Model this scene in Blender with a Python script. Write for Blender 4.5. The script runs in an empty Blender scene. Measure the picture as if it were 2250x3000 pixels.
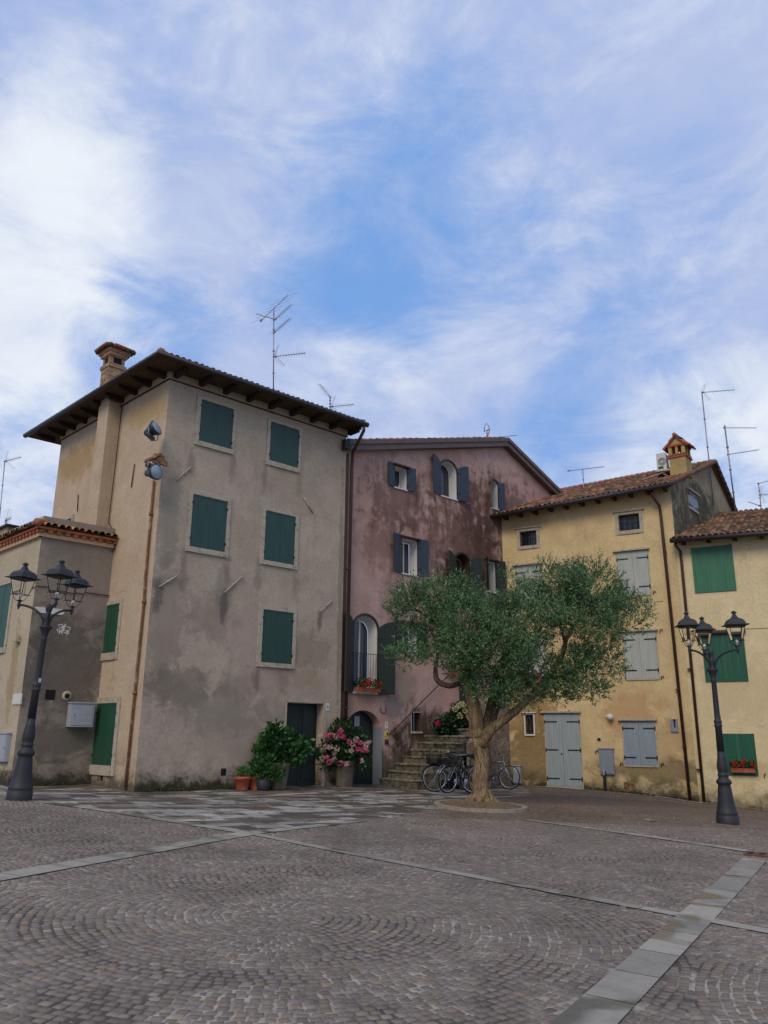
import bpy, bmesh, math, random
import numpy as np
from mathutils import Vector, Matrix
R_ = math.radians
sc = bpy.context.scene
COL = sc.collection
random.seed(7); rng = np.random.default_rng(7)

# ------------------------------------------------------------------ camera
FPX = 2327.0; PITCH = .27085; ROLL = .0082870; CAMZ = 1.66
AZA, AZB, AZC = .8248, -.7857, -1.0665           # azimuths of the three facade directions
cp_, sp_ = math.cos(PITCH), math.sin(PITCH)
CF = Vector((0, cp_, sp_)); _u = Vector((0, -sp_, cp_)); _x = Vector((1, 0, 0))
CX = _x*math.cos(ROLL) + _u*math.sin(ROLL); CU = _u*math.cos(ROLL) - _x*math.sin(ROLL)
EYE = Vector((0, 0, CAMZ))
cd = bpy.data.cameras.new('camera'); cam = bpy.data.objects.new('camera', cd); COL.objects.link(cam)
cd.sensor_fit = 'VERTICAL'; cd.sensor_height = 36; cd.lens = FPX/3000*36; cd.clip_start = .1; cd.clip_end = 2000
cam.matrix_world = Matrix(((CX.x, CU.x, -CF.x, 0), (CX.y, CU.y, -CF.y, 0), (CX.z, CU.z, -CF.z, CAMZ), (0, 0, 0, 1)))
sc.camera = cam
sc.render.resolution_x = 768; sc.render.resolution_y = 1024
sc.view_settings.view_transform = 'Standard'; sc.view_settings.look = 'None'
sc.view_settings.exposure = 0.0; sc.view_settings.gamma = 1.0

def ray(x, y): return CF + CX*((x-1125)/FPX) - CU*((y-1500)/FPX)

# ------------------------------------------------------------------ node helper
class NT:
    def __init__(s, tree): s.t = tree; s.n = tree.nodes; s.l = tree.links
    def new(s, typ, **kw):
        n = s.n.new(typ)
        for k, v in kw.items(): setattr(n, k, v)
        return n
    def put(s, sock, v):
        if v is None: return
        if isinstance(v, bpy.types.NodeSocket): s.l.new(v, sock)
        else:
            if isinstance(v, (tuple, list)) and len(v) == 3 and sock.type == 'RGBA': v = (*v, 1)
            sock.default_value = v
    def math(s, op, a, b=0.5, c=None, clamp=False):
        n = s.new('ShaderNodeMath', operation=op, use_clamp=clamp); s.put(n.inputs[0], a); s.put(n.inputs[1], b)
        if c is not None: s.put(n.inputs[2], c)
        return n.outputs[0]
    def vmath(s, op, a, b=(0, 0, 0)):
        n = s.new('ShaderNodeVectorMath', operation=op); s.put(n.inputs[0], a); s.put(n.inputs[1], b)
        return n.outputs['Value'] if op in ('DOT_PRODUCT', 'LENGTH', 'DISTANCE') else n.outputs[0]
    def mapping(s, v, scale=(1, 1, 1), loc=(0, 0, 0), rot=(0, 0, 0)):
        n = s.new('ShaderNodeMapping'); s.put(n.inputs[0], v); n.inputs['Location'].default_value = loc
        n.inputs['Rotation'].default_value = rot; n.inputs['Scale'].default_value = scale; return n.outputs[0]
    def noise(s, v, scale=1, detail=4, rough=.5, dist=0):
        n = s.new('ShaderNodeTexNoise'); s.put(n.inputs['Vector'], v); n.inputs['Scale'].default_value = scale
        n.inputs['Detail'].default_value = detail; n.inputs['Roughness'].default_value = rough
        n.inputs['Distortion'].default_value = dist; return n.outputs[0]
    def vor(s, v, scale=1, feature='F1', out='Distance'):
        n = s.new('ShaderNodeTexVoronoi', feature=feature); s.put(n.inputs['Vector'], v); n.inputs['Scale'].default_value = scale
        return n.outputs[out]
    def rng(s, v, a, b, c=0, d=1, smooth=True):
        n = s.new('ShaderNodeMapRange'); n.interpolation_type = 'SMOOTHSTEP' if smooth else 'LINEAR'
        s.put(n.inputs[0], v)
        for i, q in enumerate((a, b, c, d)): n.inputs[i+1].default_value = q
        return n.outputs[0]
    def mix(s, f, a, b, mode='MIX'):
        n = s.new('ShaderNodeMix', data_type='RGBA', blend_type=mode); s.put(n.inputs[0], f)
        s.put(n.inputs[6], a); s.put(n.inputs[7], b); return n.outputs[2]
    def sep(s, v):
        n = s.new('ShaderNodeSeparateXYZ'); s.put(n.inputs[0], v); return n.outputs
    def comb(s, x, y, z=0):
        n = s.new('ShaderNodeCombineXYZ')
        for i, q in enumerate((x, y, z)): s.put(n.inputs[i], q)
        return n.outputs[0]
    def bump(s, h, strength=.3, dist=.02):
        n = s.new('ShaderNodeBump'); n.inputs['Strength'].default_value = strength; n.inputs['Distance'].default_value = dist
        s.put(n.inputs['Height'], h); return n.outputs[0]

# ------------------------------------------------------------------ sky and sun
SUN_AZ, SUN_EL = R_(203), R_(40)                 # from behind the camera, to its left
w = bpy.data.worlds.new('World'); sc.world = w; w.use_nodes = True
T = NT(w.node_tree); T.n.clear()
sky = T.new('ShaderNodeTexSky', sky_type='NISHITA'); sky.sun_disc = False
sky.sun_elevation = SUN_EL; sky.sun_rotation = SUN_AZ; sky.air_density = 1.0; sky.dust_density = .6; sky.ozone_density = 1.6
dirv = T.new('ShaderNodeTexCoord').outputs['Generated']
d = T.sep(dirv)
zz = T.math('ADD', T.math('MAXIMUM', d[2], 0.0), .22)
px_ = T.math('DIVIDE', d[0], zz); py_ = T.math('DIVIDE', d[1], zz)
pl = T.comb(px_, py_)
pr = T.mapping(pl, rot=(0, 0, R_(28)), scale=(1.0, 1.6, 1))
d3 = T.mapping(dirv, rot=(R_(12), R_(-24), 0), scale=(2.0, 2.0, 3.6))
n1 = T.noise(d3, 1.5, 10, .6, .35)
n2 = T.noise(T.mapping(dirv, loc=(4.3, 1.2, 2.2), rot=(R_(8), R_(-30), 0), scale=(3.4, 3.4, 6.5)), 1.6, 10, .64, .5)
def blob(x, y, deg):
    c = ray(x, y).normalized()
    dt = T.vmath('DOT_PRODUCT', dirv, tuple(c))
    return T.rng(dt, math.cos(R_(deg)), 1.0)
def addall(lst):
    a = None
    for v, k in lst:
        t = T.math('MULTIPLY', v, k); a = t if a is None else T.math('ADD', a, t)
    return a
holes = addall([(blob(1180, 620, 13), .46), (blob(1880, 680, 9), .26), (blob(430, 950, 7), .5), (blob(1000, 950, 9), .22),
                (blob(1760, 1280, 11), .40), (blob(1100, 1130, 8), .12), (blob(620, 60, 9), .15), (blob(120, 1330, 8), .3), (blob(2230, 1500, 8), .35)])
brt = addall([(blob(20, 500, 13), .28), (blob(60, 900, 11), .5), (blob(230, 480, 6), .3), (blob(2150, 1320, 10), .55), (blob(100, 1400, 10), .4), (blob(1000, 1250, 12), .15)])
cov = T.math('SUBTRACT', T.math('ADD', T.math('MULTIPLY', T.math('SUBTRACT', n1, .5), 1.9), .96), holes)
cov = T.math('ADD', cov, T.math('MULTIPLY', brt, .4))
cov = T.math('ADD', cov, T.math('MULTIPLY', T.math('SUBTRACT', n2, .5), 1.5))
cov = T.rng(cov, .1, 1.1)
br = T.math('ADD', T.math('MULTIPLY', T.math('SUBTRACT', n2, .5), 2.2), T.math('ADD', T.math('MULTIPLY', brt, 1.05), .04))
br = T.math('ADD', br, T.math('MULTIPLY', T.math('SUBTRACT', n1, .5), .9))
ccol = T.mix(T.rng(br, -.1, 1.15), (4.5, 5.4, 8.0), (8.4, 8.9, 9.6))
blue = T.mix(.86, sky.outputs[0], (2.0, 4.05, 8.4))
skyc = T.mix(cov, blue, ccol)
bg = T.new('ShaderNodeBackground'); T.put(bg.inputs[0], skyc); bg.inputs[1].default_value = .1
wo = T.new('ShaderNodeOutputWorld'); T.l.new(bg.outputs[0], wo.inputs[0])

sl = bpy.data.lights.new('sun', 'SUN'); sun = bpy.data.objects.new('sun', sl); COL.objects.link(sun)
sl.energy = 1.5; sl.angle = R_(28); sl.color = (1.0, .84, .64)
sdir = Vector((math.sin(SUN_AZ)*math.cos(SUN_EL), math.cos(SUN_AZ)*math.cos(SUN_EL), math.sin(SUN_EL)))
sun.rotation_euler = (-sdir).to_track_quat('-Z', 'Y').to_euler(); sun.location = (0, 0, 40)

# ------------------------------------------------------------------ frames (wall planes)
Z = Vector((0, 0, 1))
class Fr:
    """origin o, ex along, ey outward, z up"""
    def __init__(s, o, ex, ey): s.o = Vector(o); s.ex = Vector(ex).normalized(); s.ey = Vector(ey).normalized()
    def pt(s, u, z, d=0): return s.o + s.ex*u + s.ey*d + Z*z
    def hit(s, x, y, d=0):
        r = ray(x, y); o = s.o + s.ey*d
        t = (o-EYE).dot(s.ey)/r.dot(s.ey); p = EYE + r*t
        return (p-s.o).dot(s.ex), p.z
    def sub(s, u, z0, d, ang):
        """leaf frame hinged at u, swung: ang = angle of leaf direction from ex towards ey"""
        ex = s.ex*math.cos(ang) + s.ey*math.sin(ang); ey = s.ey*math.cos(ang) - s.ex*math.sin(ang)
        return Fr(s.pt(u, z0, d), ex, ey)
def dv(az): return Vector((math.sin(az), math.cos(az), 0))
outA = Vector((math.cos(AZA), -math.sin(AZA), 0))
outB = Vector((-math.cos(AZB), math.sin(AZB), 0))
outC = Vector((-math.cos(AZC), math.sin(AZC), 0))
t0 = ray(392, 2320); P0 = EYE + t0*(20.9/t0.y); P0.z = 0
FA = Fr(P0, dv(AZA), outA)                        # grey house, right face
FB = Fr(P0, dv(AZB), outB)                        # grey house, left face (u grows to the left)
FP = Fr(P0 - outA*.15, dv(AZA), outA)             # pink house
uJ, _ = FP.hit(1472, 1600); J = FP.pt(uJ, 0)
FC = Fr(J, -dv(AZC), outC)                        # yellow houses (u grows to the right)
uL, _ = FB.hit(266, 2293); LO = FB.pt(uL+.05, 0)
uc, _ = Fr(LO, dv(AZA), outA).hit(34, 2262)
LC = LO + dv(AZA)*uc                              # corner of the low house
FLA = Fr(LC, dv(AZA), outA); FLB = Fr(LC, dv(AZB), outB)
def hitz(x, y, z):
    r = ray(x, y); return EYE + r*((z-CAMZ)/r.z)

# ------------------------------------------------------------------ ground height
ctrl = []
def cg(F, x, y):
    u, z = F.hit(x, y); p = F.pt(u, z); ctrl.append((p.x, p.y, p.z))
for q in ((392, 2320), (700, 2313), (833, 2304), (940, 2303)): cg(FA, *q)
cg(FB, 266, 2295)
for q in ((1000, 2300), (1090, 2301)): cg(FP, *q)
for q in ((1604, 2306), (1706, 2309), (1860, 2326), (2010, 2344), (2065, 2349), (2250, 2374)): cg(FC, *q)
cg(FLA, 34, 2306)
def lampdepth(bx, by, ty, H):
    rb = ray(bx, by); lo, hi = 8, 30
    for _ in range(60):
        m = (lo+hi)/2; p = EYE + rb*m; q = p + Z*H - EYE
        yy = 1500 - FPX*q.dot(CU)/q.dot(CF)
        if yy < ty: lo = m
        else: hi = m
    return p
LAMPH = 4.6
L1 = lampdepth(55, 2342, 1652, LAMPH); L2 = lampdepth(2133, 2412, 1796, LAMPH)
for L in (L1, L2): ctrl.append(tuple(L))
ctrl = np.array(ctrl)
def base_plane(x, y): return -.04*np.clip(x, -16, 16)
_d = ctrl[:, None, :2]-ctrl[None, :, :2]; _K = np.exp(-(_d**2).sum(-1)/(2*3.2**2))
_w = np.linalg.solve(_K + .08*np.eye(len(ctrl)), ctrl[:, 2]-base_plane(ctrl[:, 0], ctrl[:, 1]))
def GN(x, y):
    x = np.asarray(x, float); y = np.asarray(y, float)
    k = np.exp(-((x[..., None]-ctrl[:, 0])**2 + (y[..., None]-ctrl[:, 1])**2)/(2*3.2**2))
    return base_plane(x, y) + k@_w
def G(x, y): return float(GN(x, y))
def gpx(x, y):
    """pixel -> point on the ground"""
    r = ray(x, y); z = 0
    for _ in range(25):
        p = EYE + r*((z-CAMZ)/r.z); z = G(p.x, p.y)
    return Vector((p.x, p.y, z))
def atdepth(x, y, Y):
    r = ray(x, y); return EYE + r*(Y/r.y)

# ------------------------------------------------------------------ mesh builder
class MB:
    def __init__(s): s.v = []; s.f = []; s.m = []; s.c = []; s.uv = {}; s.mi = 0; s.col = None; s.sm = []
    def face(s, pts, uv=None, smooth=False):
        i = len(s.v); s.v += [Vector(p) for p in pts]; s.f.append(list(range(i, i+len(pts)))); s.m.append(s.mi); s.c.append(s.col); s.sm.append(smooth)
        if uv: s.uv[len(s.f)-1] = uv
    def mesh(s, vs, fs, smooth=False):
        i = len(s.v); s.v += [Vector(p) for p in vs]
        for f in fs: s.f.append([i+k for k in f]); s.m.append(s.mi); s.c.append(s.col); s.sm.append(smooth)
    def box(s, F, u0, u1, z0, z1, d0, d1):
        if u0 > u1: u0, u1 = u1, u0
        c = [F.pt(u, z, d) for d in (d0, d1) for z in (z0, z1) for u in (u0, u1)]
        fs = [(0, 1, 3, 2), (4, 6, 7, 5), (0, 4, 5, 1), (2, 3, 7, 6), (0, 2, 6, 4), (1, 5, 7, 3)]
        s.mesh(c, fs)
    def prism(s, F, poly, d0, d1):
        n = len(poly); a = [F.pt(u, z, d0) for u, z in poly]; b = [F.pt(u, z, d1) for u, z in poly]
        s.mesh(a+b, [tuple(range(n)), tuple(range(2*n-1, n-1, -1))] + [(i, (i+1) % n, n+(i+1) % n, n+i) for i in range(n)])
    def tube(s, pts, r, seg=8, cap=True, smooth=True, rfun=None):
        pts = [Vector(p) for p in pts]; n = len(pts)
        rs = r if isinstance(r, (list, tuple)) else [r]*n
        i0 = len(s.v); up = None; rings = []
        for k, p in enumerate(pts):
            t = (pts[min(k+1, n-1)]-pts[max(k-1, 0)])
            if t.length < 1e-9: t = Vector((0, 0, 1))
            t.normalize()
            if up is None:
                a = Vector((1, 0, 0)) if abs(t.x) < .9 else Vector((0, 1, 0)); up = (a - t*a.dot(t)).normalized()
            else:
                up = up - t*up.dot(t)
                if up.length < 1e-6: up = t.orthogonal()
                up.normalize()
            b = t.cross(up); ring = []
            for j in range(seg):
                an = 2*math.pi*j/seg; rr = rs[k]*(rfun(k/(n-1), an) if rfun else 1)
                ring.append(p + up*math.cos(an)*rr + b*math.sin(an)*rr)
            rings += ring
        fs = [(k*seg+j, k*seg+(j+1) % seg, (k+1)*seg+(j+1) % seg, (k+1)*seg+j) for k in range(n-1) for j in range(seg)]
        if cap: fs += [tuple(range(seg))[::-1], tuple((n-1)*seg+j for j in range(seg))]
        s.mesh(rings, fs, smooth)
    def lathe(s, prof, o=(0, 0, 0), seg=20, smooth=True, sq=None):
        o = Vector(o); vs = []; n = len(prof)
        for r, z in prof:
            for j in range(seg):
                an = 2*math.pi*(j+(.5 if sq else 0))/seg; rr = r*(math.sqrt(2) if sq else 1)
                vs.append(o + Vector((math.cos(an)*rr, math.sin(an)*rr, z)))
        fs = [(k*seg+j, k*seg+(j+1) % seg, (k+1)*seg+(j+1) % seg, (k+1)*seg+j) for k in range(n-1) for j in range(seg)]
        fs += [tuple(range(seg))[::-1], tuple((n-1)*seg+j for j in range(seg))]
        s.mesh(vs, fs, smooth)
    def build(s, name, mats, parent=None, base=None):
        if not isinstance(mats, (list, tuple)): mats = [mats]
        org = Vector(base) if base is not None else Vector((0, 0, 0))
        r = parent
        while r is not None and r.parent is not None: r = r.parent
        if r is not None: org = Vector(r.location)
        me = bpy.data.meshes.new(name); me.from_pydata([tuple(v-org) for v in s.v], [], s.f)
        for m in mats: me.materials.append(m)
        me.polygons.foreach_set('material_index', s.m); me.polygons.foreach_set('use_smooth', s.sm)
        if s.uv:
            uvl = me.uv_layers.new(name='UVMap')
            for fi, uv in s.uv.items():
                for k, li in enumerate(me.polygons[fi].loop_indices): uvl.data[li].uv = uv[k]
        if any(c is not None for c in s.c):
            ca = me.color_attributes.new('Col', 'FLOAT_COLOR', 'CORNER'); buf = []
            for f, c in zip(s.f, s.c): buf += [*(c or (1, 1, 1)), 1]*len(f)
            ca.data.foreach_set('color', buf)
        me.update()
        o = bpy.data.objects.new(name, me); COL.objects.link(o)
        if parent is not None: o.parent = parent
        elif base is not None: o.location = org
        return o
def tag(o, label, cat, group=None):
    o['label'] = label; o['category'] = cat
    if group: o['group'] = group
    return o
def root(name, loc, label, cat, group=None):
    o = bpy.data.objects.new(name, None); COL.objects.link(o); o.location = loc; o.empty_display_size = .2
    return tag(o, label, cat, group)
def struct(o): o['kind'] = 'structure'; return o
def copy_tree(o, parent=None):
    c = o.copy(); COL.objects.link(c); c.parent = parent
    for ch in list(o.children): copy_tree(ch, c)
    return c

# ------------------------------------------------------------------ materials
def lin(*c): return tuple(((v/255+.055)/1.055)**2.4 if v > 10 else v/255/12.92 for v in c)
def base_mat(name):
    m = bpy.data.materials.new(name); m.use_nodes = True; t = NT(m.node_tree)
    return m, t, m.node_tree.nodes['Principled BSDF']
def simple(name, c, rough=.6, var=.15, scale=8, metal=0, bump=.1, bscale=40, stretch=(1, 1, 1), dirt=None, spec=.4):
    m, t, b = base_mat(name)
    co = t.mapping(t.new('ShaderNodeTexCoord').outputs['Object'], scale=stretch)
    n = t.noise(co, scale, 6, .6)
    col = t.mix(t.rng(n, .25, .75), tuple(x*(1-var) for x in c), tuple(min(1, x*(1+var)) for x in c))
    if dirt: col = t.mix(t.math('MULTIPLY', t.rng(t.noise(co, scale*.35, 8, .7), .5, .68), dirt[1]), col, dirt[0])
    t.put(b.inputs['Base Color'], col); b.inputs['Roughness'].default_value = rough; b.inputs['Metallic'].default_value = metal
    b.inputs['Specular IOR Level'].default_value = spec
    if bump: t.put(b.inputs['Normal'], t.bump(t.noise(co, bscale, 5, .6), bump, .01))
    return m
def colmat(name, rough=.8, var=.2, scale=30, trans=0, bump=.2, spec=.25, both=None):
    m, t, b = base_mat(name)
    at = t.new('ShaderNodeVertexColor', layer_name='Col').outputs[0]
    co = t.new('ShaderNodeTexCoord').outputs['Object']
    n = t.rng(t.noise(co, scale, 5, .65), .25, .75, 1-var, 1+var)
    col = t.mix(1.0, at, t.comb(n, n, n), 'MULTIPLY')
    t.put(b.inputs['Base Color'], col); b.inputs['Roughness'].default_value = rough; b.inputs['Specular IOR Level'].default_value = spec
    if bump: t.put(b.inputs['Normal'], t.bump(t.noise(co, scale*1.5, 4, .6), bump, .01))
    if trans:
        tr = t.new('ShaderNodeBsdfTranslucent'); t.put(tr.inputs[0], col); mx = t.new('ShaderNodeMixShader'); mx.inputs[0].default_value = trans
        t.l.new(b.outputs[0], mx.inputs[1]); t.l.new(tr.outputs[0], mx.inputs[2]); t.l.new(mx.outputs[0], t.n['Material Output'].inputs[0])
    return m
def stucco(name, c, c2=None, stains=(), streaks=(), moss=.7, gslope=True, var=.13, cracks=.5, mottle=.35, spots=0, soot=None):
    """plaster; UV are metres on the wall. stains: (u,z,ru,rz,colour,strength)."""
    m, t, b = base_mat(name)
    uv = t.new('ShaderNodeUVMap').outputs[0]; s = t.sep(uv)
    big = t.noise(uv, .45, 7, .6, .3); mid = t.noise(t.mapping(uv, loc=(7, 3, 0)), 1.8, 8, .65, .2); fine = t.noise(uv, 11, 6, .7)
    vert = t.noise(t.mapping(uv, scale=(5, .45, 1)), 1, 7, .65, .3)
    c2 = c2 or tuple(x*.86 for x in c)
    col = t.mix(t.rng(big, .3, .7), c, c2)
    col = t.mix(t.math('MULTIPLY', t.rng(mid, .42, .7), mottle), col, tuple(x*.66 for x in c))
    col = t.mix(t.math('MULTIPLY', t.rng(vert, .5, .78), .3), col, tuple(x*.6 for x in c))
    col = t.mix(t.math('MULTIPLY', t.rng(mid, .5, .32), .3), col, tuple(min(1, x*1.18) for x in c))
    f = t.rng(fine, .2, .8, 1-var, 1+var); col = t.mix(1.0, col, t.comb(f, f, f), 'MULTIPLY')
    rag = t.noise(t.mapping(uv, loc=(2, 9, 0)), 2.1, 9, .68, .5)
    ragv = t.noise(t.mapping(uv, scale=(3.2, .5, 1), loc=(1, 5, 0)), 1, 8, .65, .4)
    for i, (u, z, ru, rz, sc_, st) in enumerate(stains):
        du = t.math('DIVIDE', t.math('SUBTRACT', s[0], u), ru); dz = t.math('DIVIDE', t.math('SUBTRACT', s[1], z), rz)
        dd = t.math('SQRT', t.math('ADD', t.math('MULTIPLY', du, du), t.math('MULTIPLY', dz, dz)))
        dd = t.math('ADD', dd, t.math('MULTIPLY', t.math('SUBTRACT', rag, .5), 2.6))
        mk = t.math('MULTIPLY', t.rng(dd, 1.15, .55), st)
        mk = t.math('MULTIPLY', mk, t.rng(fine, .2, .7, .6, 1)); col = t.mix(mk, col, sc_)
    for (u, z, ru, rz, sc_, st) in streaks:
        du = t.math('DIVIDE', t.math('SUBTRACT', s[0], u), ru); dz = t.math('DIVIDE', t.math('SUBTRACT', s[1], z), rz)
        dd = t.math('SQRT', t.math('ADD', t.math('MULTIPLY', du, du), t.math('MULTIPLY', dz, dz)))
        dd = t.math('ADD', dd, t.math('ADD', t.math('MULTIPLY', t.math('SUBTRACT', ragv, .5), 1.9), t.math('MULTIPLY', t.math('SUBTRACT', rag, .5), 3.2)))
        mk = t.math('MULTIPLY', t.rng(dd, 1.3, .35), st); col = t.mix(mk, col, sc_)
    if moss:
        posz = t.sep(t.new('ShaderNodeNewGeometry').outputs['Position'])
        gz = t.math('MULTIPLY', posz[0], -.04)
        h = t.math('SUBTRACT', posz[2], gz)
        h = t.math('ADD', h, t.math('MULTIPLY', t.math('SUBTRACT', rag, .5), 1.5))
        h = t.math('ADD', h, t.math('MULTIPLY', t.math('SUBTRACT', fine, .5), .5))
        col = t.mix(t.math('MULTIPLY', t.rng(h, .75, .0), moss), col, lin(78, 70, 52))
        col = t.mix(t.math('MULTIPLY', t.rng(h, .28, -.05), moss), col, lin(34, 38, 24))
    if cracks:
        cr = t.vor(t.vmath('ADD', t.mapping(uv, scale=(.55, .8, 1)), t.comb(rag, big)), 1, 'DISTANCE_TO_EDGE')
        k = t.math('MULTIPLY', t.rng(cr, .012, .0), t.math('MULTIPLY', t.rng(mid, .5, .6), cracks)); col = t.mix(k, col, tuple(x*.35 for x in c))
    t.put(b.inputs['Base Color'], col); b.inputs['Roughness'].default_value = .92; b.inputs['Specular IOR Level'].default_value = .15
    hh = t.math('ADD', t.math('MULTIPLY', fine, .25), t.math('ADD', t.math('MULTIPLY', t.noise(uv, 38, 4, .7), .2), mid))
    t.put(b.inputs['Normal'], t.bump(hh, .55, .03))
    return m
def planks(name, c, rough=.55, pitch=.11, axis=0, fade=.25, groove=.5):
    """painted boards; UV metres"""
    m, t, b = base_mat(name); uv = t.new('ShaderNodeUVMap').outputs[0]; s = t.sep(uv)
    fr = t.math('FRACT', t.math('DIVIDE', s[axis], pitch))
    g = t.rng(t.math('ABSOLUTE', t.math('SUBTRACT', fr, .5)), .44, .5)
    n = t.noise(t.mapping(uv, scale=(9, .8, 1)), 1, 7, .65); n2 = t.noise(uv, 1.2, 5, .6)
    col = t.mix(t.rng(n, .3, .7), tuple(x*(1-fade) for x in c), tuple(x*(1+fade) for x in c))
    col = t.mix(t.math('MULTIPLY', t.rng(n2, .45, .75), .35), col, tuple(x*.6+.01 for x in c))
    col = t.mix(t.math('MULTIPLY', g, groove), col, tuple(x*.35 for x in c))
    t.put(b.inputs['Base Color'], col); b.inputs['Roughness'].default_value = rough
    t.put(b.inputs['Normal'], t.bump(t.math('SUBTRACT', t.math('MULTIPLY', n, .25), g), .5, .008)); return m
DK = lin(62, 58, 52)
M = {}
def _sill(x, y, ru, rz, dz, c, s): u, z = FA.hit(x, y); return (u, z-dz, ru, rz, c, s)
_runs = [_sill(566, 1303, .14, .5, .45, lin(126, 112, 94), .55), _sill(684, 1333, .14, .45, .4, lin(126, 112, 94), .5), _sill(776, 1360, .13, .5, .45, lin(126, 112, 94), .55), _sill(878, 1388, .13, .4, .4, lin(126, 112, 94), .5),
         _sill(540, 1614, .14, .6, .5, lin(118, 106, 92), .6), _sill(667, 1635, .14, .5, .45, lin(124, 110, 94), .5), _sill(758, 1651, .13, .5, .45, lin(124, 110, 94), .5), _sill(869, 1670, .13, .5, .45, lin(124, 110, 94), .5),
         _sill(752, 1952, .16, .45, .3, lin(112, 102, 90), .65), _sill(830, 1962, .3, .3, .25, lin(128, 114, 98), .5), _sill(658, 1738, .14, .45, .32, lin(98, 92, 84), .8), _sill(938, 1794, .12, .4, .3, lin(98, 92, 84), .75), _sill(466, 1721, .16, .45, .25, lin(96, 90, 82), .7)]
M['grey_plaster'] = stucco('grey_plaster', lin(181, 167, 146), lin(170, 154, 135), stains=[
    (.45, 4.4, .7, 2.0, lin(114, 106, 94), .5), (1.9, 4.7, .8, .8, lin(110, 102, 90), .5), (2.2, 5.5, .3, 1.0, lin(108, 102, 95), .45), (1.0, 2.8, 1.1, .6, lin(106, 98, 86), .62),
    (3.0, 2.9, .9, .45, lin(110, 102, 92), .5), (3.9, 3.2, 1.3, .8, lin(172, 150, 138), .6), (2.9, 4.4, 1.1, .8, lin(172, 150, 138), .5), (.3, 7.4, .4, 1.6, lin(122, 116, 106), .5),
    (3.0, .12, 3.2, .3, lin(52, 52, 38), .8), (5.2, 3.2, .8, .3, lin(160, 138, 116), .5), (2.6, 1.6, 1.6, 1.0, lin(158, 146, 128), .6), (6.5, 6, .12, 4.5, lin(120, 110, 92), .6)],
    streaks=_runs+[(4.6, 9.0, 1.2, .9, lin(150, 138, 118), .4), (5.4, 4.1, .9, .6, lin(128, 116, 100), .5), (2.4, 2.2, 2.2, .7, lin(128, 120, 108), .5)], mottle=.28)
M['cream_plaster'] = stucco('cream_plaster', lin(192, 173, 146), lin(184, 164, 136), stains=[
    (1.2, 10.7, 1.4, .45, lin(176, 144, 92), .7), (5.5, 10.2, 1.6, .7, lin(160, 132, 84), .75), (2.0, 1.0, 1.5, .5, lin(148, 124, 96), .5), (4.6, 8, .5, 2.0, lin(168, 148, 116), .4)], mottle=.2, moss=.55)
M['low_grey'] = stucco('low_grey', lin(152, 142, 126), lin(138, 128, 114), stains=[
    (1.0, 3.4, 1.5, 1.5, lin(82, 76, 70), .75), (.4, 4.3, .5, 1.0, lin(90, 84, 76), .6), (1.2, 1.4, 1.2, .6, lin(84, 78, 70), .7), (1.6, 5.5, .8, .8, lin(146, 128, 124), .5)], mottle=.4)
M['low_cream'] = stucco('low_cream', lin(186, 174, 148), lin(176, 162, 136), stains=[(.8, 3.2, .25, 1.5, lin(146, 126, 88), .7), (2.3, 2.2, .5, 1.6, lin(140, 116, 78), .5)], mottle=.2, moss=.6)
BR = lin(108, 80, 70); BR2 = lin(76, 56, 48)
M['pink_plaster'] = stucco('pink_plaster', lin(190, 160, 148), lin(176, 140, 126), stains=[
    (9.6, 3.05, .55, .75, lin(150, 136, 118), .95), (9.1, 2.4, .5, .45, lin(126, 120, 116), .9), (8.1, 3.0, .75, .35, lin(146, 132, 118), .8), (10.2, 4.6, .9, .6, lin(150, 136, 118), .6), (7.0, 1.1, .3, .7, lin(120, 100, 92), .5),
    (8.4, 8.4, .9, 1.1, lin(172, 138, 116), .6), (9.7, 9.3, .6, .4, lin(176, 140, 122), .5)],
    streaks=[(12.8, 8.6, 2.9, 2.3, BR, .85), (14.0, 8.0, 1.6, 2.6, BR2, .65), (9.2, 9.7, 1.7, 1.3, BR, .7), (15.2, 10.3, 2.6, 1.7, BR2, .65), (12.0, 7.2, .8, 1.1, BR2, .8), (8.6, 8.0, 1.4, 1.0, BR, .5), (9.0, 6.0, .7, 1.2, BR, .35), (13.2, 10.7, 1.2, .9, BR, .6), (11.0, 10.9, 1.0, .5, BR, .5), (9.0, .6, 1.4, .9, lin(54, 48, 36), .8), (10.4, 1.6, 1.3, .9, lin(54, 48, 36), .85)], mottle=.35)
M['yellow_plaster'] = stucco('yellow_plaster', lin(212, 189, 141), lin(202, 176, 130), stains=[
    (3.6, 5.6, 1.4, 1.2, lin(176, 136, 88), .5), (4.6, 2.4, 1.2, .9, lin(176, 134, 92), .6), (5.6, 1.5, 1.2, .8, lin(172, 134, 98), .5), (1.0, .9, 1.3, 1.5, lin(112, 92, 60), .85), (.8, 2.4, 1.2, 1.3, lin(140, 114, 74), .8), (5.4, .45, 2.6, .45, lin(92, 80, 52), .75), (.9, 9.7, 1.0, .5, lin(150, 126, 84), .5)], mottle=.3)
M['pale_yellow'] = stucco('pale_yellow', lin(220, 203, 160), lin(212, 194, 150), stains=[(8.2, 3.2, 1.4, 1.2, lin(198, 178, 138), .5), (9, .6, 2.4, .3, lin(170, 150, 108), .5)], mottle=.18, moss=.45, cracks=.3)
M['side_plaster'] = stucco('side_plaster', lin(164, 152, 124), lin(136, 126, 102), stains=[(1.0, 8.6, 1.0, 1.6, lin(80, 76, 66), .6), (3.6, 10.6, 1.6, 1.0, lin(70, 68, 60), .8), (5.5, 10, 1.0, 2.0, lin(120, 112, 96), .6)], streaks=[(3, 9.5, 4, 2, lin(62, 60, 52), .7)], moss=0, mottle=.5)
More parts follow.
